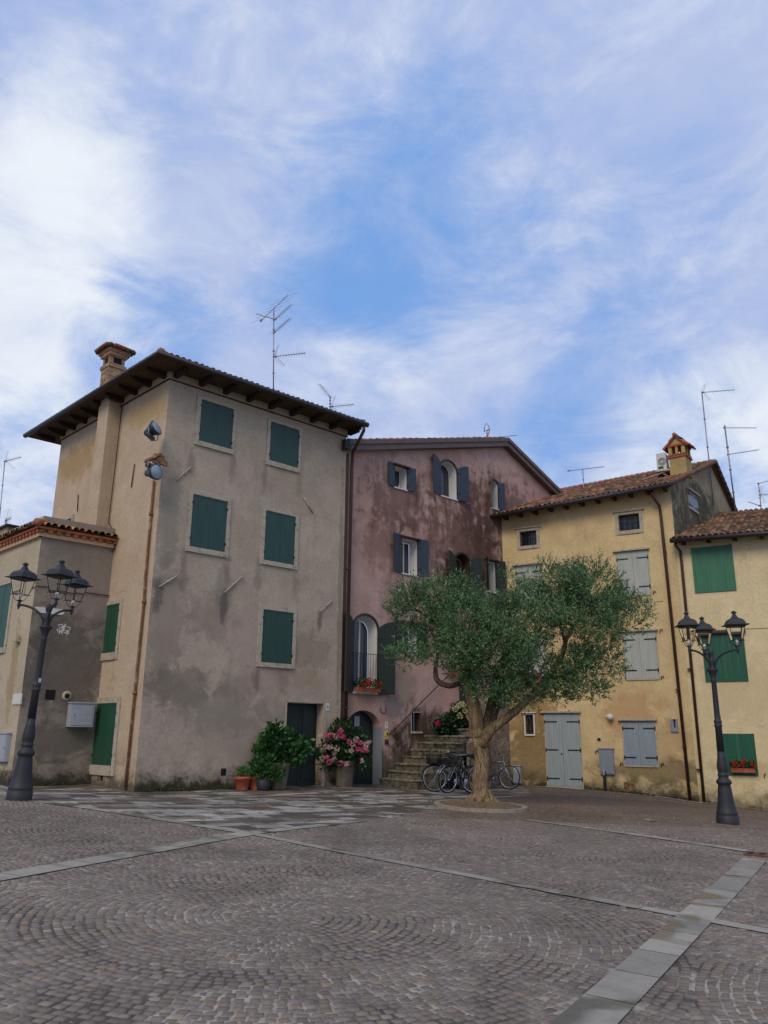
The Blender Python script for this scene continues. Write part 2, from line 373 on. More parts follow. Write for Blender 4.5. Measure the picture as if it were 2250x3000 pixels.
M['stone'] = simple('stone_trim', lin(176, 166, 146), .85, .14, 18, bump=.35, dirt=(lin(96, 90, 78), .6))
M['white'] = simple('white_paint', lin(208, 206, 198), .55, .04, 5, bump=.03)
M['whitewood'] = simple('white_wood', lin(196, 196, 192), .5, .05, 6, bump=.03)
M['green'] = planks('teal_shutter', lin(32, 68, 58), .5, .0001+.45, fade=.12, groove=0)
M['greenb'] = planks('green_shutter', lin(26, 92, 62), .5, .5, fade=.12, groove=0)
M['greenc'] = planks('bright_green', lin(44, 108, 76), .5, .12, fade=.12, groove=.25)
M['greene'] = planks('bottle_green', lin(30, 76, 54), .5, .45, fade=.12, groove=.25)
M['greend'] = planks('deep_green', lin(14, 84, 60), .5, .12, fade=.2, groove=.35)
M['bluesh'] = planks('slate_blue', lin(42, 54, 68), .55, .10, fade=.12, groove=.45)
M['darksh'] = planks('dark_green_shutter', lin(32, 44, 36), .65, .10, fade=.15, groove=.5)
M['paleleaf'] = planks('pale_grey_shutter', lin(170, 174, 164), .6, .075, fade=.08, groove=.45)
M['greyleaf'] = planks('blue_grey_shutter', lin(136, 150, 158), .6, .075, fade=.08, groove=.45)
M['doorleaf'] = planks('sage_grey_boards', lin(148, 160, 160), .6, .10, fade=.1, groove=.45)
M['dark'] = simple('dark_void', (.006, .006, .007), .9, .1, bump=0)
M['doorgreen'] = simple('dark_green_door', lin(30, 42, 40), .45, .15, 12, bump=.05, stretch=(6, 6, .6))
M['iron'] = simple('black_iron', (.012, .013, .014), .5, .2, 20)
M['lampiron'] = simple('anthracite_paint', lin(38, 40, 44), .6, .1, 10, bump=.06, spec=.5)
M['rust'] = simple('rust', lin(122, 84, 52), .85, .35, 12, bump=.3, dirt=(lin(190, 180, 160), .7))
M['copper'] = simple('brown_metal', lin(74, 52, 44), .45, .18, 6, metal=.3, bump=.05)
M['copper2'] = simple('red_brown_metal', lin(96, 44, 36), .45, .2, 6, metal=.2, bump=.05)
M['gutter'] = simple('dark_gutter', lin(58, 50, 48), .5, .2, 6, metal=.3, bump=.05)
M['fascia'] = simple('brown_fascia', lin(98, 82, 76), .5, .1, 5, metal=.2, bump=.04)
M['timber'] = simple('dark_timber', lin(48, 34, 24), .8, .35, 7, bump=.25, stretch=(1, 1, 4))
M['soffit'] = simple('soffit_boards', lin(74, 56, 40), .85, .3, 9, bump=.2)
M['tile'] = colmat('roof_tiles', .85, .3, 14, bump=.3)
M['brick'] = colmat('bricks', .9, .25, 22, bump=.4)
M['cabinet'] = simple('grey_cabinet', lin(158, 164, 170), .5, .05, 5, bump=.02)
M['cabinet2'] = simple('grey_cabinet_dark', lin(132, 138, 146), .5, .06, 5, bump=.02)
M['alu'] = simple('aluminium', lin(140, 142, 146), .4, .1, 10, metal=.6, bump=0)
M['ink'] = simple('ink', lin(44, 46, 48), .6, .05, bump=0)
M['terracotta'] = simple('terracotta', lin(164, 84, 58), .8, .15, 12, bump=.1, dirt=(lin(190, 160, 140), .3))
M['concrete'] = simple('weathered_concrete', lin(120, 112, 96), .9, .2, 8, bump=.4, dirt=(lin(64, 66, 50), .7))
M['soil'] = simple('soil', lin(112, 92, 70), .95, .4, 22, bump=.8, bscale=60)
M['kerb'] = simple('kerb_stone', lin(150, 140, 122), .85, .18, 14, bump=.35, dirt=(lin(80, 76, 62), .6))
m, t, b = base_mat('olive_bark'); co = t.mapping(t.new('ShaderNodeTexCoord').outputs['Object'], scale=(1, 1, .22))
at = t.new('ShaderNodeVertexColor', layer_name='Col').outputs[0]; n = t.noise(co, 16, 8, .7, 1.2); f = t.rng(n, .36, .62, .35, 1.25)
t.put(b.inputs['Base Color'], t.mix(1.0, at, t.comb(f, f, f), 'MULTIPLY')); b.inputs['Roughness'].default_value = .95; b.inputs['Specular IOR Level'].default_value = .15
t.put(b.inputs['Normal'], t.bump(n, 1.0, .05)); M['bark'] = m
M['leaf'] = colmat('olive_leaf', .55, .12, 10, trans=.25, bump=0, spec=.4)
M['leafb'] = colmat('broad_leaf', .45, .2, 12, trans=.25, bump=0, spec=.4)
M['petal'] = colmat('petals', .7, .2, 40, trans=.3, bump=0, spec=.2)
M['chrome'] = simple('silver_frame', lin(170, 174, 180), .3, .05, metal=.7, bump=0)
M['black'] = simple('black_rubber', (.014, .014, .015), .6, .15, bump=0)
M['cordblack'] = simple('black_cable', (.02, .018, .016), .6, .15, bump=0)
def glassmat(name, c, rough=.06, al=1):
    m, t, b = base_mat(name); b.inputs['Base Color'].default_value = (*c, 1); b.inputs['Roughness'].default_value = rough
    b.inputs['Specular IOR Level'].default_value = .7
    return m
M['pane'] = glassmat('window_glass', (.02, .025, .03))
M['lens'] = glassmat('floodlight_glass', lin(140, 160, 172), .15)
m, t, b = base_mat('lantern_glass'); b.inputs['Transmission Weight'].default_value = 1; b.inputs['Roughness'].default_value = .02; b.inputs['IOR'].default_value = 1.02
b.inputs['Base Color'].default_value = (.93, .95, .95, 1); M['lglass'] = m

# ------------------------------------------------------------------ ground
def inpoly(x, y, poly):
    x = np.asarray(x); y = np.asarray(y); ins = np.zeros(x.shape, bool); n = len(poly)
    for i in range(n):
        x0, y0 = poly[i]; x1, y1 = poly[(i+1) % n]
        c = ((y0 > y) != (y1 > y)); xi = (x1-x0)*(y-y0)/((y1-y0) if y1 != y0 else 1e-9)+x0
        ins ^= c & (x < xi)
    return ins
# bedding sheet: one sheet to the horizon
xs = np.concatenate([[-400, -200, -100, -50], np.arange(-26, 26.1, .5), [50, 100, 200, 400]])
ys = np.concatenate([[-400, -200, -100, -50, -20], np.arange(-6, 44.1, .5), [60, 100, 200, 400]])
gx, gy = np.meshgrid(xs, ys); gz = GN(gx, gy) - .005
nv = gx.size; W_ = len(xs)
idx = np.arange(nv).reshape(gx.shape)
fs = np.stack([idx[:-1, :-1], idx[:-1, 1:], idx[1:, 1:], idx[1:, :-1]], -1).reshape(-1, 4)
me = bpy.data.meshes.new('ground'); me.from_pydata(np.stack([gx, gy, gz], -1).reshape(-1, 3).tolist(), [], fs.tolist())
me.polygons.foreach_set('use_smooth', [True]*len(fs))
m, t, b = base_mat('joint_sand'); co = t.new('ShaderNodeTexCoord').outputs['Object']
k = t.rng(t.noise(co, .75, 7, .7, .6), .42, .56)
c_ = t.mix(k, lin(66, 60, 54), lin(170, 162, 148)); c_ = t.mix(t.rng(t.noise(co, 9, 4, .6), .3, .8), c_, lin(88, 80, 70))
t.put(b.inputs['Base Color'], c_); b.inputs['Roughness'].default_value = .95; me.materials.append(m)
ground = bpy.data.objects.new('ground', me); COL.objects.link(ground); struct(ground)

# paving geometry, on the ground in metres
def g2(x, y): p = gpx(x, y); return np.array((p.x, p.y))
s1a, s1b = (g2(1640, 3000)+g2(1785, 3000))/2, (g2(2160, 2520)+g2(2245, 2535))/2
s2a, s2b = g2(735, 2442), g2(2050, 2692)
s3a, s3b = g2(0, 2570), g2(720, 2443)
s4a = g2(100, 2347)
s5a, s5b = g2(1540, 2402), g2(2190, 2494)
s3c = g2(1060, 2405); s3d = g2(1270, 2372)
def ext(a, b, t0, t1): d = (b-a); return a+d*t0, a+d*t1
STR = [('a', *ext(s1a, s1b, -.35, 1.05), .34), ('b', s2a, s2b, .20), ('b2', s2b, s2b+(s2b-s2a)*.45, .22), ('c', *ext(s3a, s3b, -.5, 1.0), .34), ('d', s4a, s2a, .26),
       ('e', s5a, s5b+(s5b-s5a)*.0, .20), ('f', s3b, s3c, .24)]
cream = lambda: None
m, t, b = base_mat('strip_stone'); co = t.new('ShaderNodeTexCoord').outputs['Object']
at = t.new('ShaderNodeVertexColor', layer_name='Col').outputs[0]
n = t.noise(co, 1.3, 7, .6, .6); n2 = t.noise(co, 14, 6, .7)
wet = t.rng(t.noise(t.mapping(co, loc=(3, 8, 0)), .9, 3, .5, .8), .5, .6)
f = t.rng(n2, .2, .8, .85, 1.12); c_ = t.mix(1.0, at, t.comb(f, f, f), 'MULTIPLY')
c_ = t.mix(t.math('MULTIPLY', t.rng(n, .45, .7), .45), c_, lin(92, 92, 88)); c_ = t.mix(t.math('MULTIPLY', wet, .6), c_, lin(50, 52, 50))
t.put(b.inputs['Base Color'], c_); t.put(b.inputs['Roughness'], t.rng(wet, 0, 1, .75, .25))
t.put(b.inputs['Normal'], t.bump(n2, .2, .01)); M['strip'] = m
def strip_poly(a, b_, w_):
    d = (b_-a)/np.linalg.norm(b_-a); n = np.array((-d[1], d[0]))*w_/2
    return [a+n, b_+n, b_-n, a-n]
for si, (_, a, b_, w_) in enumerate(STR):
    mb = MB(); L_ = np.linalg.norm(b_-a); d = (b_-a)/L_; n = np.array((-d[1], d[0])); u = 0
    while u < L_:
        l = random.uniform(.75, 1.15); e = min(u+l, L_); k = random.uniform(.74, 1.12); mb.col = tuple(x*k for x in lin(156, 149, 134))
        c = [a+d*(u+.006)-n*w_/2, a+d*(e-.006)-n*w_/2, a+d*(e-.006)+n*w_/2, a+d*(u+.006)+n*w_/2]
        # subdivide along so it follows the ground
        N = 3
        for i in range(N):
            q = [c[0]+(c[1]-c[0])*i/N, c[0]+(c[1]-c[0])*(i+1)/N, c[3]+(c[2]-c[3])*(i+1)/N, c[3]+(c[2]-c[3])*i/N]
            mb.face([(*p, G(*p)+.007) for p in q])
        u = e
    o = mb.build('path', M['strip']); struct(o)

# flagstones in front of the grey and pink houses
flag_poly = [tuple(s4a), tuple(s2a+np.array((0, .1))), tuple(s3c), tuple(s3d), tuple(g2(1290, 2350)), tuple(g2(1560, 2330)), (5.2, 31.5), (4.0, 31.0), (P0.x+7, P0.y+7), (P0.x, P0.y+.05), (LC.x+1.0, LC.y+1.6), (LC.x, LC.y)]
mb = MB(); dA = np.array((math.sin(AZA), math.cos(AZA))); dN = np.array((outA.x, outA.y)); org = np.array((P0.x, P0.y))
v = -3.0
while v < 9:
    h = random.uniform(.22, .5); u = -8 - random.random()
    while u < 16:
        l = random.uniform(.3, .95); cc = org + dA*(u+l/2) + dN*(v+h/2)
        if inpoly(cc[0], cc[1], flag_poly):
            k = random.random()
            near = v < 1.3
            if k < (.22 if near else .42): c = lin(*(random.uniform(150, 182),)*3); c = (c[0]*1.0, c[1]*.94, c[2]*.82)
            elif k < .62: c = lin(126, 114, 98)
            else: c = lin(random.uniform(84, 108), random.uniform(76, 98), 78)
            mb.col = tuple(c)
            j = lambda: np.array((random.uniform(-.05, .05), random.uniform(-.05, .05)))
            q = [org+dA*(u+.006)+dN*(v+.006)+j()*.4, org+dA*(u+l-.006)+dN*(v+.006)+j()*.4, org+dA*(u+l-.006)+dN*(v+h-.006)+j()*.4, org+dA*(u+.006)+dN*(v+h-.006)+j()*.4]
            z = random.uniform(-.003, .003)
            mb.face([(*p, G(*p)+z) for p in q])
        u += l
    v += h
m, t, b = base_mat('flagstone'); co = t.new('ShaderNodeTexCoord').outputs['Object']
at = t.new('ShaderNodeVertexColor', layer_name='Col').outputs[0]; n2 = t.noise(co, 7, 7, .7); n = t.noise(co, .8, 6, .6, .5)
f = t.rng(n2, .2, .8, .72, 1.2); c_ = t.mix(1.0, at, t.comb(f, f, f), 'MULTIPLY')
c_ = t.mix(t.math('MULTIPLY', t.rng(n, .5, .7), .6), c_, lin(80, 74, 62)); c_ = t.mix(t.math('MULTIPLY', t.rng(t.noise(co, 3.5, 7, .7, .5), .52, .6), .8), c_, lin(60, 56, 46))
t.put(b.inputs['Base Color'], c_); b.inputs['Roughness'].default_value = .6; t.put(b.inputs['Normal'], t.bump(n2, .4, .02)); M['flag'] = m
struct(mb.build('pavement', M['flag']))

# cobbles in rings round several centres
cents = np.array([g2(800, 2684), g2(1235, 2440), g2(1945, 2535), g2(300, 2433), (5.6, 5.2), (7.6, 10.5), (-6.2, 8.0), (5.2, 20.0), (9.5, 17.5), (-9.5, 14.0), (2.0, 1.0)])
area = [(-14, 3.2), (14, 3.2), (16, 27), (J.x-.2, J.y+.4), (1.3, 23), tuple(s3d), tuple(s3c), tuple(s3b), tuple(s4a), (-9.6, 19.5), (-14, 19.5)]
strips = [strip_poly(a, b_, w_+.03) for _, a, b_, w_ in STR]
R1 = []
for ci, c in enumerate(cents):
    for ring in range(1, 150):
        r = ring*.084; n = max(6, int(round(2*math.pi*r/.090)))
        th = (np.arange(n) + rng.random())*2*math.pi/n + rng.normal(0, .07, n)*(.09/r)
        rr = r + rng.normal(0, .005, n) + .012*np.sin(th*5+ci)
        X_ = c[0]+rr*np.cos(th); Y_ = c[1]+rr*np.sin(th)
        dd = ((X_[:, None]-cents[:, 0])**2+(Y_[:, None]-cents[:, 1])**2)
        # each strip-bounded panel keeps its own rings
        ok = (np.argmin(dd, 1) == ci) & inpoly(X_, Y_, area)
        if not ok.any(): continue
        R1.append(np.stack([X_[ok], Y_[ok], th[ok], np.full(ok.sum(), 2*math.pi*r/n)], 1))
C_ = np.concatenate(R1)
for sp in strips: C_ = C_[~inpoly(C_[:, 0], C_[:, 1], sp)]
C_ = C_[~inpoly(C_[:, 0], C_[:, 1], flag_poly)]
# drop what is far outside the view
C_ = C_[(np.abs(C_[:, 0]) < .62*C_[:, 1]+2.5)]
n = len(C_); th = C_[:, 2] + rng.normal(0, .05, n)
ha = (C_[:, 3]*.5-.0055)*rng.uniform(.86, 1.0, n); hr = .0375*rng.uniform(.88, 1.0, n)
rad = np.stack([np.cos(th), np.sin(th)], 1); tan = np.stack([-np.sin(th), np.cos(th)], 1)
zc = GN(C_[:, 0], C_[:, 1]) + rng.normal(0, .0018, n)
vs = np.zeros((n, 8, 3)); sg = [(-1, -1), (1, -1), (1, 1), (-1, 1)]
tilt = rng.normal(0, .025, (n, 2))
for k, (a, b_) in enumerate(sg):
    jx = 1+rng.normal(0, .07, n); jy = 1+rng.normal(0, .07, n)
    for lv, (s_, dz) in enumerate(((1.0, -.011), (.88, .0))):
        p = C_[:, :2] + rad*(a*hr*jx*s_)[:, None] + tan*(b_*ha*jy*s_)[:, None]
        vs[:, k+4*lv, :2] = p; vs[:, k+4*lv, 2] = zc+dz + (a*hr*tilt[:, 0]+b_*ha*tilt[:, 1])
base = (np.arange(n)*8)[:, None]
quads = [(4, 5, 6, 7), (0, 1, 5, 4), (1, 2, 6, 5), (2, 3, 7, 6), (3, 0, 4, 7)]
FQ = np.stack([base+np.array(q) for q in quads], 1).reshape(-1, 4)
me = bpy.data.meshes.new('cobbles'); me.vertices.add(n*8); me.vertices.foreach_set('co', vs.reshape(-1))
me.loops.add(len(FQ)*4); me.loops.foreach_set('vertex_index', FQ.reshape(-1).astype(np.int32))
me.polygons.add(len(FQ)); me.polygons.foreach_set('loop_start', np.arange(len(FQ), dtype=np.int32)*4)
me.update(calc_edges=True); me.validate()
tone = rng.normal(1, .11, n).clip(.6, 1.45); cb = np.array(lin(122, 111, 99)); cols = cb[None]*tone[:, None]
warm = rng.random(n); cols[warm < .12] *= (1.08, .98, .88); cols[warm > .9] *= (.98, .94, 1.06); cols[(warm > .45) & (warm < .5)] *= 1.3
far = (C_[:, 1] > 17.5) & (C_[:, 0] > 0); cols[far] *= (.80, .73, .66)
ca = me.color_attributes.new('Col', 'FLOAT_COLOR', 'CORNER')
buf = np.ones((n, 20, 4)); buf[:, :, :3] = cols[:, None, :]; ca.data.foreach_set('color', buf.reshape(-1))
m, t, b = base_mat('porphyry'); co = t.new('ShaderNodeTexCoord').outputs['Object']
at = t.new('ShaderNodeVertexColor', layer_name='Col').outputs[0]; n2 = t.noise(co, 40, 5, .7); n1_ = t.noise(co, .4, 6, .6, .4)
f = t.rng(n2, .2, .8, .8, 1.18); c_ = t.mix(1.0, at, t.comb(f, f, f), 'MULTIPLY')
f = t.rng(n1_, .3, .7, .82, 1.14); c_ = t.mix(1.0, c_, t.comb(f, f, f), 'MULTIPLY')
t.put(b.inputs['Base Color'], c_); t.put(b.inputs['Roughness'], t.rng(n1_, .3, .7, .55, .8)); b.inputs['Specular IOR Level'].default_value = .35
t.put(b.inputs['Normal'], t.bump(n2, .5, .008)); me.materials.append(m)
o = bpy.data.objects.new('pavement', me); COL.objects.link(o); struct(o)
# loose light slabs along the yellow wall
mb = MB()
for i in range(26):
    u = random.uniform(1.2, 9.3); dd = random.uniform(.15, .75); p = FC.pt(u, 0, dd); l = random.uniform(.15, .4); h = random.uniform(.1, .22)
    k = random.uniform(.6, 1.15); mb.col = tuple(x*k for x in lin(150, 144, 134))
    q = [FC.pt(u+a*l, 0, dd+b_*h) for a, b_ in ((-1, -1), (1, -1), (1, 1), (-1, 1))]
    mb.face([(x.x, x.y, G(x.x, x.y)+.012) for x in q])
q = [gpx(*p) for p in ((1881, 2401), (1905, 2400), (1927, 2406), (1900, 2407))]; mb.col = lin(160, 152, 140)
mb.face([(x.x, x.y, x.z+.012) for x in q])
struct(mb.build('pavement', M['flag']))
# ------------------------------------------------------------------ wall helpers
def wall(mb, F, outline, holes=(), d=0, reveal=.25, rmi=None):
    """flat wall with true openings; outline and holes are (u,z) lists; UV in metres"""
    bm = bmesh.new(); es = []
    for lp in [outline]+list(holes):
        vs = [bm.verts.new((u, z, 0)) for u, z in lp]
        es += [bm.edges.new((vs[i], vs[(i+1) % len(vs)])) for i in range(len(vs))]
    r = bmesh.ops.triangle_fill(bm, use_beauty=True, use_dissolve=False, edges=es)
    flip = F.ex.cross(Z).dot(F.ey) < 0
    for f in bm.faces:
        p = [(v.co.x, v.co.y) for v in f.verts]
        ar = sum(p[i][0]*p[(i+1) % len(p)][1]-p[(i+1) % len(p)][0]*p[i][1] for i in range(len(p)))
        if (ar > 0) == flip: p = p[::-1]
        mb.face([F.pt(u, z, d) for u, z in p], uv=p)
    bm.free(); m0 = mb.mi
    if rmi is not None: mb.mi = rmi
    for h in holes:
        for i in range(len(h)):
            (a, b_), (c, e) = h[i], h[(i+1) % len(h)]
            mb.face([F.pt(a, b_, d), F.pt(c, e, d), F.pt(c, e, d-reveal), F.pt(a, b_, d-reveal)], uv=[(a, b_), (c, e), (c+reveal, e), (a+reveal, b_)])
    mb.mi = m0
def uvbox(mb, F, u0, u1, z0, z1, d0, d1):
    """box with metre UVs (boards run vertically)"""
    i0 = len(mb.f); mb.box(F, u0, u1, z0, z1, d0, d1)
    if u0 > u1: u0, u1 = u1, u0
    c = [(u, z, d) for d in (d0, d1) for z in (z0, z1) for u in (u0, u1)]
    for fi in range(i0, len(mb.f)):
        k = [c[j-mb.f[i0][0]] for j in mb.f[fi]]
        mb.uv[fi] = [(a[0]+(a[2] if abs(k[0][0]-k[2][0]) < 1e-6 else 0)-u0, a[1]) for a in k]
def uvprism(mb, F, poly, d0, d1):
    i0 = len(mb.f); mb.prism(F, poly, d0, d1); n = len(poly)
    for fi in range(i0, len(mb.f)): mb.uv[fi] = [poly[(j-mb.f[i0][0]) % n] for j in mb.f[fi]]
def rect(F, tl, tr, br, bl, d=0):
    a = [F.hit(*p, d) for p in (tl, tr, br, bl)]
    us = sorted(((a[0][0]+a[3][0])/2, (a[1][0]+a[2][0])/2))
    return us[0], us[1], (a[3][1]+a[2][1])/2, (a[0][1]+a[1][1])/2
def zc1(ox, oy, s): return lambda x, y: (ox+x/s, oy+y/s)
Z1 = zc1(0, 950, 2.765); Z2 = zc1(0, 1600, 2.765); Z3 = zc1(450, 950, 2.5523); Z4 = zc1(400, 1650, 2.5523)
Z5 = zc1(950, 1220, 3.0164); Z6 = zc1(950, 1750, 2.765); Z7 = zc1(1400, 1100, 1.9518); Z8 = zc1(1450, 1750, 2.0738)
Z9 = zc1(1900, 1220, 4.74); ZA = zc1(650, 800, 3.318); ZL = zc1(0, 1480, 4.608); ZB = zc1(1220, 2130, 5.53)
def archpoly(u0, u1, z0, zs, zt, n=12):
    uc, a = (u0+u1)/2, (u1-u0)/2
    return [(u0, z0), (u1, z0)] + [(uc+a*math.cos(math.pi*i/n), zs+(zt-zs)*math.sin(math.pi*i/n)) for i in range(n+1)]
def rp(u0, u1, z0, z1): return [(u0, z0), (u1, z0), (u1, z1), (u0, z1)]

def framed_window(house, F, fr, sh, mat, d=0, lab=None):
    """stone surround with a closed two-leaf shutter inside it"""
    fu0, fu1, fz0, fz1 = fr; u0, u1, z0, z1 = sh
    mb = MB(); p = d+.035
    mb.box(F, fu0, u0, fz0, fz1, d-.02, p); mb.box(F, u1, fu1, fz0, fz1, d-.02, p)
    mb.box(F, u0, u1, z1, fz1, d-.02, p); mb.box(F, u0, u1, fz0, z0, d-.02, p+.025)
    w_ = mb.build('window', M['stone'], house)
    um = (u0+u1)/2
    for a, b_ in ((u0+.005, um-.006), (um+.006, u1-.005)):
        s = MB(); uvbox(s, F, a, b_, z0+.01, z1-.01, d-.03, d+.012)
        e = .045; q = d+.02                        # raised rim of the leaf
        for r_ in ((a, b_, z0+.01, z0+.01+e), (a, b_, z1-.01-e, z1-.01), ): uvbox(s, F, *r_, d+.012, q)
        s.mi = 1
        for hz in (z0+.16*(z1-z0), z0+.84*(z1-z0)):
            hu = a if a < um-.1 else b_
            s.box(F, hu-.03, hu+.03, hz-.03, hz+.03, d+.012, d+.035)
        s.build('shutter', [mat, M['iron']], w_)
    return w_
def hinge_shutters(w_, F, u0, u1, z0, z1, mat, d=.02, rows=(.17, .83), handle=False, name='shutter'):
    um = (u0+u1)/2
    for side, a, b_ in ((0, u0, um-.007), (1, um+.007, u1)):
        s = MB(); uvbox(s, F, a, b_, z0, z1, d-.03, d+.015); s.mi = 1
        L_ = (b_-a)*.72
        for r_ in rows:
            hz = z0+(z1-z0)*r_
            if side == 0: s.box(F, a-.02, a+L_, hz-.022, hz+.022, d+.015, d+.028); s.box(F, a-.035, a, hz-.07, hz+.07, d+.015, d+.034)
            else: s.box(F, b_-L_, b_+.02, hz-.022, hz+.022, d+.015, d+.028); s.box(F, b_, b_+.035, hz-.07, hz+.07, d+.015, d+.034)
        s.build(name, [mat, M['iron']], w_)
def open_window(house, F, hole, depth, leaves, leafmat, name='window', white='white', glass_frac=1, arch=None, frameM='whitewood', bar=True):
    """deep reveal, casement at the back, two swung-open leaves"""
    u0, u1, z0, z1 = hole
    poly = archpoly(u0+.003, u1-.003, z0+.003, arch, z1-.003) if arch else rp(u0+.003, u1-.003, z0+.003, z1-.003)
    mb = MB(); n = len(poly); sh = .10                # inner end of the splay is narrower
    uc, zc = (u0+u1)/2, (z0+z1)/2
    back = [(uc+(u-uc)*(1-sh), zc+(z-zc)*(1-.04)) for u, z in poly]
    for i in range(n):
        j = (i+1) % n
        mb.face([F.pt(*poly[i], .004), F.pt(*poly[j], .004), F.pt(*back[j], -depth), F.pt(*back[i], -depth)])
    ins = [(uc+(u-uc)*.80, zc+(z-zc)*.92) for u, z in back]
    for i in range(n):
        j = (i+1) % n
        mb.face([F.pt(*back[i], -depth), F.pt(*back[j], -depth), F.pt(*ins[j], -depth+.03), F.pt(*ins[i], -depth+.03)])
    if bar: mb.box(F, uc-.03, uc+.03, ins[0][1], max(z for _, z in ins)-.01, -depth-.01, -depth+.035)
    mb.box(F, u0-.04, u1+.04, z0-.05, z0-.002, -.05, .05)
    w_ = mb.build(name, M[white], house)
    g = MB(); g.face([F.pt(u, z, -depth+.012) for u, z in ins]); g.build('pane', M['pane'], w_)
    for side, (lw, ang, lz0, lz1, la) in leaves:
        # side -1: hinged on the u0 side and folded out towards smaller u
        hu = u0 if side < 0 else u1
        a = (math.pi-R_(ang)) if side < 0 else R_(ang)
        LF = F.sub(hu, 0, .03, a)
        if la is None: pl_ = rp(0.01, lw, lz0, lz1)
        else:   # curved top: low at the hinge... the leaf is half of the arch
            pl_ = [(0.01, lz0), (lw, lz0)] + [(lw*(1-math.cos(t_)) if False else lw*math.cos(t_)+.0, la+(lz1-la)*math.sin(t_)) for t_ in [0]]
            pl_ = [(0.01, lz0), (lw, lz0), (lw, lz1)] + [(lw-(lw-.01)*math.sin(math.pi/2*i/8), la+(lz1-la)*math.cos(math.pi/2*i/8)) for i in range(1, 9)]
        s = MB(); uvprism(s, LF, pl_, -.02, .02); s.mi = 1
        H = lz1-lz0
        for hz in (lz0+.18*H, lz0+.75*H): s.box(LF, 0, lw*.3, hz-.02, hz+.02, -.03, .03)
        s.build('shutter', [M[leafmat], M['iron']], w_)
    return w_
def pipe_on(house, pts, r, mat, name='downpipe', clamps=()):
    mb = MB(); mb.tube(pts, r, 10)
    for p in clamps: mb.tube([p-Z*.02, p+Z*.02], r*1.35, 10)
    return mb.build(name, mat, house)
def tile_slope(mb, o, eu, ed, W, L, clip=None, pitch=.19, course=.34, seg=5, cb=None, r=.085):
    """barrel tiles; o = eave start, eu along the eave, ed up the slope"""
    nrm = eu.cross(ed).normalized()
    if nrm.z < 0: nrm = -nrm
    cb = cb or lin(150, 92, 66)
    nu, nl = int(W/pitch), max(1, int(round(L/course)))
    course = L/nl
    for i in range(nu):
        for k in range(nl):
            uc, l0 = (i+.5)*pitch, k*course
            if clip and not clip(uc, l0+course*.5): continue
            q = random.random(); t_ = random.uniform(.6, 1.25)
            c = tuple(x*t_ for x in cb)
            if q < .3: c = tuple(x*t_ for x in lin(112, 96, 80))
            elif q < .4: c = tuple(x*t_ for x in lin(176, 136, 104))
            elif q < .5: c = tuple(x*t_ for x in lin(84, 76, 64))
            mb.col = c
            j = random.gauss(0, .008); rr = r*random.uniform(.94, 1.06); hh = .02+random.uniform(0, .012)
            a = []; b_ = []
            for s_ in range(seg+1):
                an = math.pi*s_/seg
                off = eu*(uc+j-math.cos(an)*rr); up = nrm*(math.sin(an)*rr)
                a.append(o+off+ed*(l0-(.05 if k == 0 else 0))+up+nrm*hh); b_.append(o+off*1.0+ed*(l0+course+(.04 if k < nl-1 else -.02))+up*.86+nrm*.0)
            mb.mesh(a+b_, [(s_, s_+1, seg+2+s_, seg+1+s_) for s_ in range(seg)], True)
            # tile lip
            a2 = [p-nrm*.018 if True else p for p in a]
            mb.mesh(a+[o+eu*(uc+j)+ed*(l0-(.05 if k == 0 else 0))+nrm*(hh-.0)], [tuple(range(seg+1))+(seg+1,)] if k else [(s_, s_+1, seg+1) for s_ in range(0)])

# ================================================================== GREY HOUSE
LA, LB = 6.62, 7.17
ZEA = 9.71+CAMZ                                    # thin ledge line under the eaves
gh = root('grey_house', P0+Z*G(P0.x, P0.y), 'tall grey and cream corner house with hipped tile roof and closed green shutters', 'house')
dr = rect(FA, Z4(1122, 1040), Z4(1397, 1055), Z4(1383, 1665), Z4(1105, 1665))
mb = MB()
WT = ZEA+.75
door_h = rp(dr[0], dr[1], dr[2]-.03, dr[3])
wall(mb, FA, rp(0, LA, -1.0, WT), [door_h], reveal=.32)
mb.mi = 1; wall(mb, FB, rp(0, LB, -1.0, WT), [])
mb.mi = 0
FR_ = Fr(FA.pt(LA, 0), -FA.ey, FA.ex)               # right return wall
wall(mb, FR_, rp(0, LB, -1, WT))
FBk = Fr(FB.pt(LB, 0), FA.ex, -FA.ey); wall(mb, FBk, rp(0, LA, -1, WT))
# upper band, slightly proud
mb.box(FA, -.03, LA+.03, ZEA, WT, -.02, .035); mb.mi = 1; mb.box(FB, 0.0, LB+.03, ZEA, WT, -.02, .035)
for f_i in range(len(mb.f)):
    if f_i not in mb.uv: mb.uv[f_i] = [((mb.v[i]-P0).dot(FA.ex)+(mb.v[i]-P0).dot(FB.ex), mb.v[i].z) for i in mb.f[f_i]]
mb.build('wall', [M['grey_plaster'], M['cream_plaster']], gh)
# plaster strip of lighter cream at the very corner is part of the left face; chimney breast
mb = MB(); mb.mi = 0
pu0, pu1, pd = 2.87, 3.55, .4
mb.box(FB, pu0, pu1, 3.0, WT, -.02, pd)
for f_i in range(len(mb.f)): mb.uv[f_i] = [((mb.v[i]-P0).dot(FB.ex)+(mb.v[i]-P0).dot(FB.ey), mb.v[i].z) for i in mb.f[f_i]]
mb.build('chimney_breast', M['cream_plaster'], gh)
mb = MB(); mb.box(FA, -.04, LA+.04, ZEA-.03, ZEA-.002, 0, .05); mb.box(FB, 0, pu0, ZEA-.03, ZEA-.002, 0, .05); mb.box(FB, pu1, LB+.03, ZEA-.03, ZEA-.002, 0, .05); mb.build('string_course', M['copper'], gh)
